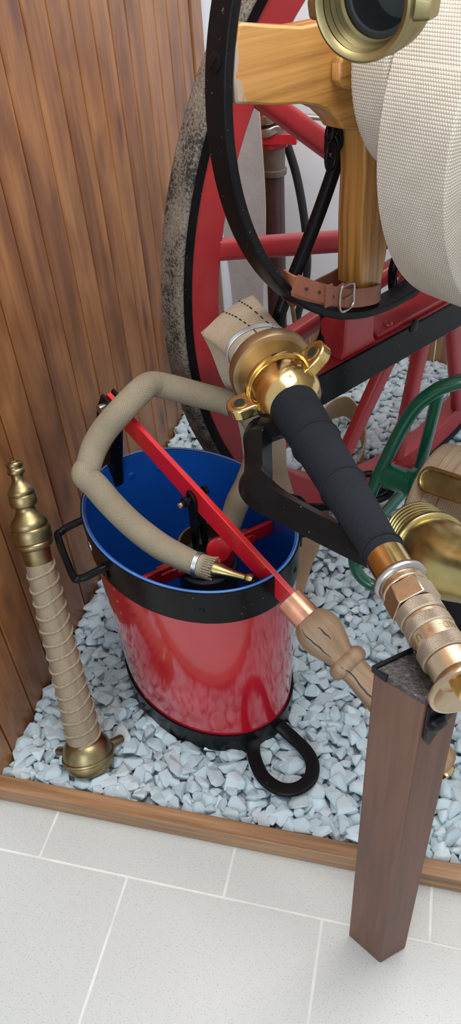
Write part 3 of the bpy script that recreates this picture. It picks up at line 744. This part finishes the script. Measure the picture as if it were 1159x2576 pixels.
# dark splits along the old handle
vw = nrm(CP-(L0+LD*(hb+.05))); fw = nrm(vw-LD*vw.dot(LD)); sw = np.cross(LD, fw)
hr = lambda h: float(np.interp(h, [q[0] for q in pr], [q[1] for q in pr]))
for (f0, f1, a0) in ((.012, .083, .55), (.03, .06, -.1), (.10, .21, .35)):
    pts = []
    for f in np.linspace(f0, f1, 14):
        a = a0+.05*math.sin(90*f)+.02*math.sin(310*f); pts.append(L0+LD*(hb+f)+(fw*math.cos(a)+sw*math.sin(a))*(hr(hb+f)+.0001))
    mb = MB(); sweep(mb, pts, rect(.0018, .0012), up=fw, scale=[(.2+1.2*math.sin(math.pi*k/13), 1) for k in range(14)]); mb.build('split', M['rubber'], hd)
# link and pivot pin between lever and pump rod
lm = atd(488, 1262, axis_s(L0, L1, 490, 1265)[1]-.004)
sl = axis_s(L0, L1, 489, 1250)[0]; lp_ = L0+(L1-L0)*sl
fs_ = LS if LS.dot(CP-lp_) > 0 else -LS
for sn in (1, -1):
    mb = MB(); c = lp_+fs_*sn*.0058
    poly = [c+LD*.0+(V(0, 0, 1)*math.sin(a)+LD*math.cos(a))*.014 for a in np.linspace(-.1, math.pi+.1, 12)]
    low = pc+V(-.012, .006, PZ-.03)+fs_*sn*.009
    poly += [low-LD*.008, low+LD*.008]
    prism(mb, poly, fs_*sn*.007); mb.build('link', M['black'], t, bevel=.002)
mb = MB(); lathe(mb, lp_-fs_*.028, fs_, [(0, .009), (.008, .009), (.008, .0055), (.05, .0055), (.05, .011), (.057, .011), (.057, .0065), (.064, .0065)], seg=12); mb.build('pivot_bolt', M['black'], t)
mb = MB(); lathe(mb, lp_+fs_*.034, fs_, [(0, .0062), (.007, .0062), (.008, .004)], seg=14); mb.build('bolt_end', M['steel'], t)
mb = MB(); lathe(mb, pc+V(-.012, .006, .37), ZA, [(0, .009), (PZ-.37-.02, .009)], seg=16); mb.build('pump_rod', M['black'], t)
# fulcrum stand outside the rim at the far end of the lever
fb = oval(RIMZ-.06, R_(180), .042); ft = L0+LD*.012
for sn in (1, -1):
    mb = MB(); sweep(mb, [ft+LS*sn*.013+LU*.022, ft+LS*sn*.013-LU*.02, (ft+fb)/2+LS*sn*.012, fb+LS*sn*.012+V(0, 0, -.02)], rrect(.05, .009, .003), up=LS, scale=[.6, .9, 1.1, 1.2]); mb.build('fulcrum_plate', M['black'], t)
mb = MB(); sweep(mb, [ft-LU*.035, (ft+fb)/2, fb+V(0, 0, -.10)], rrect(.056, .028, .006), up=LS); mb.build('fulcrum_post', M['black'], t)
mb = MB(); lathe(mb, ft-LS*.03, LS, [(0, .009), (.06, .009)], seg=14); mb.build('fulcrum_pin', M['steel'], t)
# delivery hose with small brass nozzle
hpts = [(508, 1426, 1.437), (455, 1402, 1.448), (400, 1372, 1.462), (335, 1322, 1.475), (280, 1268, 1.475), (240, 1222, 1.47), (212, 1194, 1.468), (222, 1172, 1.475), (238, 1125, 1.485), (266, 1078, 1.478), (308, 1030, 1.465), (352, 985, 1.48), (376, 968, 1.50), (400, 968, 1.515), (450, 980, 1.53), (510, 996, 1.55), (570, 1012, 1.57), (625, 1040, 1.585), (650, 1090, 1.58), (645, 1150, 1.56), (622, 1215, 1.545), (598, 1262, 1.54), (575, 1330, 1.56)]
hs = [.86, .95, 1, 1, 1, 1.0, .96, .95, 1.0, 1, 1, 1.0, .97, .97, 1, 1, 1, 1, 1, 1, .98, .95, .9]
P4 = smoothpath([np.append(atd(*h), s) for h, s in zip(hpts, hs)], 7)
mb = MB(); sweep(mb, [p[:3] for p in P4], circ(.0258, 24), scale=[float(p[3]) for p in P4]); ho = mb.build('delivery_hose', M['hose'], t, sharp=75)
n0 = atd(500, 1422, 1.438); n1 = atd(637, 1460, 1.398); nl = np.linalg.norm(n1-n0)
mb = MB(); lathe(mb, n0, n1-n0, [(0, .0225), (.012, .0232), (.016, .0195), (.026, .0205), (.033, .018)], seg=28)
for k in range(26):
    a = 2*math.pi*k/26; d_ = nrm(n1-n0); u = nrm(np.cross(d_, ZA)); v = np.cross(d_, u); rr_ = u*math.cos(a)+v*math.sin(a)
    sweep(mb, [n0+d_*.014+rr_*.021, n0+d_*.024+rr_*.0215, n0+d_*(.031+.006*random.random())+rr_*(.019+.005*random.random())], circ(.0016, 5))
mb.build('frayed_end', M['cord'], ho)
mb = MB()
for k in range(3):
    d_ = nrm(n1-n0); u = nrm(np.cross(d_, ZA)); v = np.cross(d_, u); c = n0+d_*(-.004+.003*k)
    sweep(mb, [c+(u*math.cos(a)+v*math.sin(a))*.0242 for a in np.linspace(0, 2*math.pi, 41)[:-1]], circ(.0016, 6), closed=True)
mb.build('wire_clamp', M['wire'], ho)
mb = MB(); lathe(mb, n0, n1-n0, [(.022, .016), (.026, .0175), (.036, .0170), (.055, .0125), (.075, .0092), (nl-.016, .0075), (nl-.014, .0098), (nl-.010, .0112), (nl-.004, .0112), (nl, .0095), (nl, .006), (nl-.012, .0055), (nl-.0125, .0001)], seg=32); mb.build('brass_nozzle', M['brass_elbow'], ho)

# ------------------------------------------------------------------ hose cart: wheel, beam, reel
t = thing('hose_cart', 'red and black hose cart with tall spoked wheel, iron hoop and oak arms', 'cart', V(WC[0], WC[1], .03))
def ringc(a_c, z_c, off, r, k=128): return [cart(a_c+r*math.cos(2*math.pi*i/k), off, z_c+r*math.sin(2*math.pi*i/k)) for i in range(k)]
mb = MB(); fel = sweep(mb, ringc(0, .82, -.030, .732), rect(.074, .060), up=CN, closed=True); wheel = mb.build('wheel', M['red_cart'], t, bevel=.004)
mb = MB(); sweep(mb, ringc(0, .82, -.030, .784, 160), rrect(.030, .064, .010), up=CN, closed=True); mb.build('tyre', M['tyre'], wheel)
mb = MB(); sweep(mb, ringc(0, .82, .0025, .7785, 160), rect(.019, .003), up=CN, closed=True); mb.build('tyre_edge', M['black'], wheel)
spk = [144, 167, 191, 216, 242, 267, 292]+[292+24.5+25*k for k in range(7)]
for i, a in enumerate(spk):
    ca, sa = math.cos(R_(a)), math.sin(R_(a)); p = [cart(r*ca, o_, .82+r*sa) for r, o_ in ((.70, -.012), (.66, -.008), (.4, .012), (.1, .035))]
    mb = MB(); sweep(mb, smoothpath(p, 4), rrect(.044, .036, .014), up=CN, scale=[.95]*4+[.95+.02*k for k in range(9)]); mb.build('spoke', M['red_cart'], wheel)
mb = MB(); lathe(mb, cart(0, -.09, .82), CN, [(0, .06), (.01, .075), (.06, .10), (.15, .10), (.17, .08), (.24, .06), (.245, .0001)], seg=40); mb.build('hub', M['red_cart'], wheel)
# beam with black iron plate
BA0, BA1 = -.645, .62; bz0, bz1 = .678, .748
mb = MB(); c = cart((BA0+BA1)/2, .15, (bz0+bz1)/2); box(mb, c, CW*(BA1-BA0)/2, CN*.047, ZA*(bz1-bz0)/2); beam = mb.build('beam', M['red_cart'], t, bevel=.004)
mb = MB(); c = cart((BA0+BA1)/2-.01, .2005, (bz0+bz1)/2-.0); box(mb, c, CW*((BA1-BA0)/2+.01), CN*.0035, ZA*((bz1-bz0)/2+.002)); plate = mb.build('iron_plate', M['black'], beam, bevel=.002)
mb = MB(); c = cart((BA0+BA1)/2-.01, .099, (bz0+bz1)/2-.0); box(mb, c, CW*((BA1-BA0)/2+.01), CN*.0035, ZA*((bz1-bz0)/2+.002)); mb.build('iron_plate', M['black'], beam, bevel=.002)
for (px, py) in ((1040, 820), (797, 990)):
    p = onn(px, py, .204); mb = MB(); lathe(mb, p, CN, [(0, .015), (.0025, .015), (.004, .012), (.0045, .0001)], seg=24); mb.build('bolt', M['black'], plate)
# raised red pad on the beam and the upright's red foot
pd0, pd1 = onn(958, 800, .19), onn(1075, 742, .19); a0, a1 = (pd0-WC).dot(CW), (pd1-WC).dot(CW)
mb = MB(); box(mb, cart((a0+a1+.12)/2, .15, bz1+.006), CW*((a1+.12-a0)/2), CN*.036, ZA*.006); mb.build('bearing_pad', M['red_cart'], beam, bevel=.004)
for f in (.2,): dome(cart(a0+.05, .17, bz1+.012), ZA, .012, .008, 16).build('bolt', M['red_cart'], beam)
ua0, ua1 = -.525, -.437
mb = MB(); prism(mb, [cart(a, .192, z) for a, z in ((ua0-.012, bz1), (ua1+.012, bz1), (ua1+.002, bz1+.02), (ua1, bz1+.13), (ua0, bz1+.13), (ua0-.002, bz1+.02))], -CN*.070, udir=ZA); mb.build('upright_foot', M['red_cart'], t, bevel=.004)
# reel: iron hoop and oak arms
HA, HZ, HR = -.402, 1.263, .424
mb = MB(); sweep(mb, ringc(HA, HZ, .2, HR, 160), rrect(.017, .046, .004), up=CN, closed=True); hoop = mb.build('reel_hoop', M['black_semi'], t)
p = onn(550, 158, .2); ha = math.atan2(p[2]-HZ, (p-WC).dot(CW)-HA); rdv = CW*math.cos(ha)+ZA*math.sin(ha)
pc_ = cart(HA, .2, HZ)+rdv*(HR+.008); mb = MB(); lathe(mb, pc_, rdv, [(0, .013), (.002, .013), (.003, .011), (.0032, .0001)], seg=24); box(mb, pc_+rdv*.0032, nrm(np.cross(rdv, CN)*.7+CN*.6)*.010, rdv*.0007, nrm(np.cross(rdv, nrm(np.cross(rdv, CN)*.7+CN*.6)))*.0014); mb.build('hoop_screw', M['black_semi'], hoop)
O2 = .222
poly = [(600, 60), (612, 56), (680, 62), (760, 66), (830, 52), (870, 40), (960, 40), (1000, 200), (1000, 330), (862, 326), (852, 306), (826, 280), (800, 268), (760, 262), (690, 266), (640, 264), (594, 262), (590, 200), (594, 120)]
mb = MB(); prism(mb, [onn(x, y, O2) for x, y in poly], -CN*.046, udir=CW); 
m = wood_uv('varnished_oak_arm', (.24, .10, .026), (.42, .20, .050), (.53, .28, .085), 3, 110, .38, .2); g = NG(m); t_ = g.n('ShaderNodeTexCoord'); sp = g.n('ShaderNodeSeparateXYZ'); g.l(t_.outputs['UV'], sp.inputs[0])
u0 = float(onn(594, 160, O2).dot(CW)); nz_ = g.noise(g.co(), 28, 4, .6)
ws = g.math('ADD', g.math('MULTIPLY', g.math('SUBTRACT', sp.outputs[0], u0), -22), g.math('MULTIPLY', nz_, 1.6))
old = g.b.inputs['Base Color'].links[0].from_socket; g.color(g.mix(g.ramp(ws, [(.62, (0, 0, 0)), (.72, (1, 1, 1))]), old, (.36, .27, .20)))
arm = mb.build('reel_arm', m, t, bevel=.004)
poly = [(918, 320), (1010, 320), (990, 500), (972, 640), (957, 728), (905, 728), (910, 560), (918, 440)]
mb = MB(); prism(mb, [onn(x, y, O2-.004) for x, y in poly], -CN*.060, udir=ZA); mb.build('reel_upright', M['oak'], t, bevel=.004)
poly = [(862, 140), (905, 132), (905, 232), (862, 222), (854, 205), (855, 160)]
mb = MB(); prism(mb, [onn(x, y, O2+.020) for x, y in poly], -CN*.0195, udir=CW); mb.build('arm_block', M['oak'], arm, bevel=.004)
mb = MB(); lathe(mb, cart(HA, .10, HZ), CN, [(0, .05), (.45, .05)], seg=32); mb.build('reel_axle', M['oak'], t)
# black forged eye and hook behind the roll
tube(smoothpath([onn(x, y, .15) for x, y in ((990, 742), (986, 700), (990, 668), (1002, 640), (1012, 632), (1014, 645))], 6), .010, 14).build('beam_hook', M['black'], t)
tube(smoothpath([onn(x, y, .165) for x, y in ((992, 740), (1020, 744), (1045, 728), (1050, 710), (1030, 706), (1015, 718))], 6), .011, 14).build('beam_hook', M['black'], t)

# leather strap round upright and rod
t2 = thing('leather_strap', 'brown leather strap with steel buckle tied round the foot of the oak upright', 'strap', cart(-.5, .2, .86))
fr1 = [onn(x, y, o_) for x, y, o_ in ((716, 706, .19), (735, 716, .222), (770, 730, .232), (820, 742, .234), (870, 750, .234), (915, 748, .232), (948, 740, .228))]
bk = [cart((onn(955, 735, .2)-WC).dot(CW)+.006, .19, onn(955, 735, .2)[2]+.004), cart(-.44, .142, .905), cart(-.52, .138, .90), cart(-.62, .142, .905)]
lpp = smoothpath(fr1+bk, 6, closed=True)
mb = MB(); sweep(mb, lpp, rrect(.0045, .036, .0012), up=ZA, closed=True); band_ = mb.build('strap_band', M['leather'], t2)
mb = MB(); sweep(mb, smoothpath([onn(x, y, o_) for x, y, o_ in ((742, 714, .236), (790, 732, .2385), (840, 744, .2395), (880, 752, .2395))], 5), rrect(.004, .033, .0012), up=ZA); mb.build('strap_tongue', M['leather'], t2)
for (x, y) in ((772, 728), (804, 736), (838, 747)):
    p = onn(x, y, .2422); mb = MB(); lathe(mb, p-CN*.002, CN, [(0, .003), (.0024, .003)], seg=12); mb.build('punched_hole', M['rubber'], band_)
kp = onn(826, 744, .2425); mb = MB(); sweep(mb, [kp-CW*.009, kp+CW*.009], rrect(.004, .041, .001), up=ZA); mb.build('keeper_loop', M['leather'], t2)
bc = onn(872, 748, .2435); bw = CW*.016
mb = MB(); sweep(mb, smoothpath([bc-bw+ZA*.022, bc+bw+ZA*.022, bc+bw*1.2, bc+bw-ZA*.022, bc-bw-ZA*.022], 5, closed=True), circ(.0024, 8), closed=True)
tube([bc+bw*1.1, bc-bw*.9+CN*.002], .0018, 8); sweep(mb, [bc+bw*1.1, bc-bw*.6+CN*.002], circ(.0018, 8)); mb.build('buckle', M['steel'], t2)

# iron rod with bottom loop, chain above
t3 = thing('hook_rod', 'long black iron rod hanging beside the oak upright with a forged loop at its foot', 'rod', cart(-.62, .12, .75))
OR = .125
tube(smoothpath([onn(x, y, OR) for x, y in ((862, 330), (848, 400), (800, 540), (745, 680), (712, 762), (700, 800), (698, 850), (712, 895), (748, 915), (790, 893), (814, 850), (822, 808), (812, 770), (800, 740))], 7), .0135, 16).build('rod', M['black'], t3)
t4 = thing('chain', 'short black iron chain hanging under the oak arm joint', 'chain', onn(838, 330, .15))
for i, (x, y, rot) in enumerate(((832, 345, 0), (848, 340, 1), (835, 372, 1), (845, 352, 0), (832, 395, 0))):
    c = onn(x, y, .150+.006*i); u = CW if rot == 0 else nrm(CW*.4+CN)
    r_ = [c+u*.011*math.cos(a)+ZA*(.022*math.sin(a)) for a in np.linspace(0, 2*math.pi, 29)[:-1]]
    tube(r_, .0042, 10, closed=True).build('chain_link', M['black'], t4)

# big canvas roll on the reel, with its brass coupling
RA, RZ = -.315, 1.204
t5 = thing('hose_roll', 'large roll of cream woven canvas hose wound on the oak reel, brass coupling on top', 'hose', cart(RA, .42, RZ-.325))
def roll(name, o0, o1, r_out, r_in, mt, parent, ed=.006, ca=RA, czz=RZ):
    c = cart(ca, 0, czz); mb = MB()
    pr = [(o0, r_in), (o0, r_out-ed), (o0+.0015, r_out-ed*.4), (o0+.004, r_out)]+[(o0+(o1-o0)*k/8, r_out+.0015*math.sin(math.pi*k/8)) for k in range(1, 8)]+[(o1-.004, r_out), (o1-.0015, r_out-ed*.4), (o1, r_out-ed), (o1, r_in)]
    return lathe(mb, c, CN, pr, seg=144, caps=False).build(name, mt, parent)
roll('outer_turn', .338, .470, .326, .15, M['canvas_roll'], t5)
roll('inner_turn', .480, .62, .272, .15, M['canvas_roll'], t5)
roll('inner_turn', .262, .334, .192, .05, M['canvas_roll'], t5, ca=-.428, czz=1.305)
CA_ = atd(905, 8, 1.03); CB_ = atd(1015, -45, 1.13); cx = nrm(CB_-CA_)
rc = .0610
mb = MB(); lathe(mb, CA_, cx, [(.060, .040), (.059, rc*.74), (.046, rc*.74), (.043, rc*.80), (.039, rc*.76), (.034, rc*.82), (.029, rc*.78), (.024, rc*.84), (.018, rc*.80), (.012, rc*.86), (.006, rc*.83), (.001, rc*.90), (0, rc*.94), (.0015, rc*.985), (.006, rc), (.030, rc), (.036, rc*1.03), (.060, rc*1.03), (.066, rc*.95), (.09, rc*.80), (.11, rc*.75)], seg=64, caps=False); cp = mb.build('brass_coupling', M['brass_old'], t5)
mb = MB(); lathe(mb, CA_, cx, [(.052, rc*.75), (.050, rc*.66), (.052, rc*.62), (.11, rc*.60), (.111, .0001)], seg=48, caps=False); mb.build('rubber_seal', M['rubber_grey'], cp)
def lugdir(px, py):
    best = None; u = nrm(np.cross(cx, ZA)); v = np.cross(cx, u)
    for a in np.linspace(0, 2*math.pi, 181):
        d_ = u*math.cos(a)+v*math.sin(a); q, _ = proj(CA_+cx*.03+d_*(rc+.014)); e = math.dist(q, (px, py))
        if best is None or e < best[0]: best = (e, d_)
    return best[1]
for (px, py) in ((802, 14), (1085, 18)):
    d_ = lugdir(px, py); mb = MB(); sweep(mb, [CA_+cx*.030+d_*rc*.9, CA_+cx*.030+d_*(rc+.013), CA_+cx*.030+d_*(rc+.016)], rrect(.024, .030, .006), up=cx, scale=[1.25, 1, .9]); mb.build('coupling_lug', M['brass_old'], cp)

# ------------------------------------------------------------------ things behind the wheel
YP = 2.55
px0 = ony(690, 500, YP)[0]; zt = ony(690, 322, YP)[2]
t = thing('standpipe', 'dark brown hydrant standpipe with red head and nickel clamp rings behind the wheel', 'standpipe', (px0, YP, .03))
mb = MB(); zc = ony(690, 415, YP)[2]; lathe(mb, V(px0, YP, .03), ZA, [(0, .034), (zc-.03, .034)], seg=28); mb.build('pipe', M['pipe'], t)
z1 = ony(690, 370, YP)[2]; mb = MB(); lathe(mb, V(px0, YP, zc), ZA, [(-.03, .036), (-.028, .042), (-.012, .043), (-.008, .037), (z1-zc+.01, .038)], seg=28); mb.build('collar', M['pipe_grey'], t)
z2 = ony(690, 322, YP)[2]; mb = MB(); lathe(mb, V(px0, YP, z1), ZA, [(0, .042), (.006, .056), (z2-z1-.004, .056), (z2-z1, .052)], seg=6)
prism(mb, [V(px0-.03, YP-.06, z1+.022), V(px0+.085, YP-.06, z1+.022), V(px0+.085, YP+.03, z1+.022), V(px0-.03, YP+.03, z1+.022)], V(0, 0, z2-z1-.024)); mb.build('red_head', M['red_dark'], t, bevel=.006)
for k, yy in enumerate((318, 290)):
    z = ony(690, yy, YP)[2]; mb = MB(); pts = [V(px0+.062*math.cos(a)*(1+.05*math.cos(8*a)), YP+.062*math.sin(a)*(1+.05*math.cos(8*a)), z+.006*math.sin(4*a+k)) for a in np.linspace(0, 2*math.pi, 65)[:-1]]
    sweep(mb, pts, rrect(.018, .026, .006), up=ZA, closed=True); mb.build('clamp_ring', M['clamp'], t)
z = ony(690, 275, YP)[2]; mb = MB(); lathe(mb, V(px0, YP, z-.02), ZA, [(0, .048), (.10, .048), (.12, .03), (.2, .028), (.21, .0001)], seg=28); mb.build('red_neck', M['red_dark'], t)
e_ = ony(812, 297, YP); mb = MB(); sweep(mb, smoothpath([V(px0+.05, YP, e_[2]+.01), V((px0+e_[0])/2+.04, YP, e_[2]+.004), e_], 5), rrect(.02, .014, .005), up=ZA); lathe(mb, e_-V(0, 0, .008), ZA, [(0, .008), (.016, .008)], seg=14); mb.build('clamp_lever', M['clamp'], t)
o = tube(smoothpath([ony(x, y, 2.66) for x, y in ((712, 335), (722, 365), (745, 440), (762, 530), (771, 610), (772, 680), (762, 745), (748, 795), (742, 850), (745, 930))], 6), .0145, 14).build('rubber_hose', M['rubber'])
tag(o, 'black rubber hose hanging down the white wall behind the wheel', 'hose')
o = tube(smoothpath([ony(x, y, 2.45) for x, y in ((722, 690), (735, 770), (745, 840), (752, 905), (755, 960))], 5), .008, 10).build('brass_rod', M['brass_dull'])
tag(o, 'thin dull brass rod standing behind the black hook loop', 'rod')
YS = 2.36
o = strip([ony(x, y, YS) for x, y in ((604, 180), (609, 262), (585, 370), (560, 470), (556, 540), (570, 640), (584, 750), (590, 900), (600, 1010))],
          [ony(x, y, YS-.02) for x, y in ((640, 180), (650, 262), (660, 380), (667, 490), (668, 560), (666, 650), (662, 760), (668, 900), (690, 1010))], .005).build('hanging_hose', M['canvas_grey'])
tag(o, 'flat grey-white canvas hose hanging between the wheel rim and the brown standpipe', 'hose')

# ------------------------------------------------------------------ cord-wrapped branch pipe leaning on the wooden wall
A2 = V(-.611, .803, .046); B2 = onx(35, 1165, -.752)
q, d = proj(A2)
t = thing('branch_pipe', 'old dull brass nozzle wrapped in pale cord leaning on the wooden plank wall', 'nozzle', A2)
def n2(name, mt, rows, par=None, **k): return seglathe(name, mt, par or t, A2, B2, rows, **k)
ax2 = nrm(B2-A2)
mb = MB(); lathe(mb, A2-ax2*.008, ax2, [(.0, .040), (.0, .050), (.003, .053), (.022, .0555), (.025, .054), (.026, .058), (.029, .0595), (.033, .058), (.034, .0555), (.044, .0535), (.054, .050), (.063, .0445), (.070, .037), (.072, .030)], seg=56); mb.build('base_coupling', M['brass_dull'], t)
cB = A2+ax2*.019; u = nrm(np.cross(ax2, ZA)); v = np.cross(ax2, u)
for (px, py) in ((297, 1860), (166, 1899)):
    dr = min((u*math.cos(a)+v*math.sin(a) for a in np.linspace(0, 2*math.pi, 181)), key=lambda d_: math.dist(proj(cB+d_*.072)[0], (px, py)))
    mb = MB(); sweep(mb, [cB+dr*.050, cB+dr*.082, cB+dr*.086], rrect(.019, .017, .006), up=ax2, scale=[1, 1, .8]); mb.build('base_lug', M['brass_dull'], t)
wr = prof_px(A2, B2, [(215, 1862, 80), (205, 1815, 80), (185, 1740, 76), (155, 1630, 73), (125, 1520, 72), (108, 1450, 70), (98, 1408, 66)])
mb = MB(); hs_ = np.linspace(wr[0][0], wr[-1][0], 60); rs_ = np.interp(hs_, [x[0] for x in wr], [x[1] for x in wr])
lathe(mb, A2, ax2, list(zip(hs_, rs_)), seg=40); wrp = mb.build('wrap', M['wrapcloth'], t)
u2 = nrm(np.cross(ax2, V(0, 0, 1))); v2 = np.cross(ax2, u2); nrings = 14
for i in range(nrings):
    f = (i+.35)/nrings; h = hs_[0]+(hs_[-1]-hs_[0])*f; r = float(np.interp(h, hs_, rs_))+.0008; mb = MB(); c = A2+ax2*h
    for ph in (0, math.pi):
        pts = [c+(u2*math.cos(a)+v2*math.sin(a))*(r+.0013*math.cos(26*a+ph))+ax2*(.0015*math.sin(26*a+ph)+.011*math.sin(a+.9)+.0015*math.sin(3*a+i)) for a in np.linspace(0, 2*math.pi, 157)[:-1]]
        sweep(mb, pts, circ(.0017, 6), closed=True)
    mb.build('cord_turn', M['cord'], wrp)
n2('lower_collar', M['brass_dull'], [(98, 1414, 66), (96, 1410, 70), (90, 1398, 72), (84, 1378, 75), (83, 1374, 90), (81, 1370, 95), (79, 1365, 95), (78, 1361, 89), (77, 1358, 96), (73, 1345, 98), (70, 1332, 98), (69, 1327, 92)])
n2('flared_body', M['brass_dull'], [(69, 1328, 88), (67, 1322, 92), (65, 1315, 91), (63, 1306, 80), (60, 1296, 62), (57, 1287, 50), (55, 1280, 47), (54, 1276, 50), (53, 1272, 64), (51, 1266, 67), (49, 1250, 68), (48, 1246, 64)])
n2('tip', M['brass_dull'], [(48, 1247, 60), (47, 1241, 67), (46, 1236, 66), (44, 1227, 54), (42, 1218, 40), (40, 1208, 30), (39, 1200, 29), (38, 1195, 31), (37.5, 1192, 41), (36.5, 1187, 44), (36, 1182, 42), (35.5, 1179, 37), (35, 1176, 37), (34.5, 1173, 41), (33.5, 1167, 42), (33, 1163, 37), (33, 1162, 25), (35, 1172, 22), (35.5, 1174, .1)])

# ------------------------------------------------------------------ green hose reel, its canvas roll and brass fittings
t = thing('hose_reel_frame', 'green painted tubular hose reel frame standing on gravel right of the red bucket', 'hose reel', onz(930, 1440, .05))
gp = [(1000, 1492, 1.98), (950, 1478, 2.02), (908, 1452, 2.02), (890, 1408, 2.0), (900, 1340, 1.94), (932, 1240, 1.84), (985, 1125, 1.75), (1040, 1030, 1.69), (1088, 988, 1.66), (1130, 968, 1.645), (1190, 958, 1.64), (1300, 990, 1.66)]
def gpt(x, y, d):
    p = atd(x, y, d); return p if p[2] > .06 else onz(x, y, .062)
gpth = smoothpath([gpt(*q) for q in gp], 7)
tube(gpth, .0155, 18).build('side_frame', M['green'], t)
tube([atd(1103, 985, 1.665), atd(1062, 1150, 1.80), atd(1030, 1270, 1.92), onz(1000, 1350, .07)], .0135, 16).build('strut', M['green'], t)
tube([onz(925, 1345, .068), onz(963, 1295, .068), onz(1015, 1236, .068), onz(1075, 1170, .068)], .0155, 16).build('base_bar', M['green'], t)
s0, s1 = atd(985, 1200, 1.79), atd(1052, 1219, 1.74)
mb = MB(); lathe(mb, s0, s1-s0, [(-.01, .030), (.0, .031), (np.linalg.norm(s1-s0)-.018, .027), (np.linalg.norm(s1-s0)-.017, .036), (np.linalg.norm(s1-s0), .036), (np.linalg.norm(s1-s0)+.002, .026), (np.linalg.norm(s1-s0)+.06, .026)], seg=28); mb.build('spindle', M['green'], t)
rp = [(895, 1235), (900, 1205), (925, 1192), (960, 1195), (985, 1215), (982, 1240), (950, 1258), (915, 1256)]
tube(smoothpath([atd(x, y, 1.83) for x, y in rp], 5, closed=True), .0085, 12, closed=True).build('crank_ring', M['black'], t)
# canvas roll
gx = nrm(V(.90, -.43, -.04)); gc = atd(1108, 1247, 1.66)
t6 = thing('hose_roll', 'sand coloured canvas hose roll on the green reel, right edge of the picture', 'hose', gc-V(0, 0, .115))
mb = MB(); lathe(mb, gc, gx, [(-.035, .03), (-.035, .098), (-.030, .106), (-.02, .110), (.025, .111), (.028, .107), (.031, .111), (.075, .112), (.16, .112), (.30, .112), (.30, .03)], seg=80); mb.build('canvas_turns', M['canvas_reel'], t6)
mb = MB(); lathe(mb, gc, gx, [(-.003, .110), (-.001, .1145), (.012, .1145), (.014, .110)], seg=80, caps=False); mb.build('folded_edge', M['canvas_reel'], t6)
# flat brass spanner-like handle lying over the roll
h0_, h1_ = atd(1083, 1208, 1.535), atd(1250, 1262, 1.45); hd_ = nrm(h1_-h0_); hv = nrm(CP-h0_); hn = nrm(hv-hd_*hv.dot(hd_)); hup = np.cross(hn, hd_)
HWD = .026
def stad(r, dz): 
    L = np.linalg.norm(h1_-h0_); return [h0_+(-hd_*math.sin(a)+hup*math.cos(a))*r+hn*dz for a in np.linspace(0, math.pi, 14)]+[h0_+hd_*L+(hd_*math.sin(a)-hup*math.cos(a))*r+hn*dz for a in np.linspace(0, math.pi, 14)]
mb = MB(); prism(mb, stad(HWD, -.006), hn*.010); o = mb.build('brass_spanner', M['brass_old'], None, bevel=.002)
tag(o, 'flat brass spanner with rounded end lying across the sand coloured canvas roll', 'spanner')
mb = MB(); sweep(mb, stad(HWD-.004, .005), rrect(.009, .008, .003), up=hn, closed=True); o2 = mb.build('raised_rim', M['brass_elbow'], o)
# brass elbow standpipe head
EA, EB = atd(1040, 1330, 1.43), atd(1150, 1450, 1.27); ex = nrm(EB-EA); re = .056
t7 = thing('pipe_elbow', 'heavy worn brass elbow with coarse thread beside the black wrapped nozzle', 'pipe fitting', atd(1100, 1440, 1.36))
pr = [(.0, re*.80), (.0, re*.9)]
for k in range(6): pr += [(.004+k*.0105, re*.92), (.007+k*.0105, re), (.0105+k*.0105, re), (.0125+k*.0105, re*.92)]
pr += [(.069, re*.92), (.070, re*1.12), (.074, re*1.16), (.082, re*1.16), (.085, re*1.10), (.086, re*.98)]
mb = MB(); lathe(mb, EA, ex, pr, seg=64); mb.build('threaded_end', M['brass_elbow'], t7)
ep = [EA+ex*.08, EA+ex*.11, EA+ex*.145+V(.006, 0, 0), EA+ex*.17+V(.035, -.005, .006), EA+ex*.18+V(.08, -.01, .01), EA+ex*.185+V(.17, -.012, .006), EA+ex*.185+V(.215, -.014, -.03), EA+ex*.185+V(.232, -.014, -.09)]; ep += [V(ep[-1][0], ep[-1][1], z_) for z_ in (.38, .2, .03)]
mb = MB(); sweep(mb, smoothpath(ep, 8), circ(re*1.0, 48), scale=[.98+.16*math.sin(math.pi*min(1, k/22)) for k in range((len(ep)-1)*8+1)]); mb.build('bend', M['brass_elbow'], t7)
mb = MB(); cbk = onz(1165, 1545, .10); box(mb, V(cbk[0], cbk[1], .08), nrm(V(.9, .35, 0))*.055, nrm(V(-.35, .9, 0))*.05, ZA*.035); o = mb.build('iron_block', M['black_semi'], None, bevel=.008)
tag(o, 'low black iron block on the gravel underneath the brass elbow', 'block')
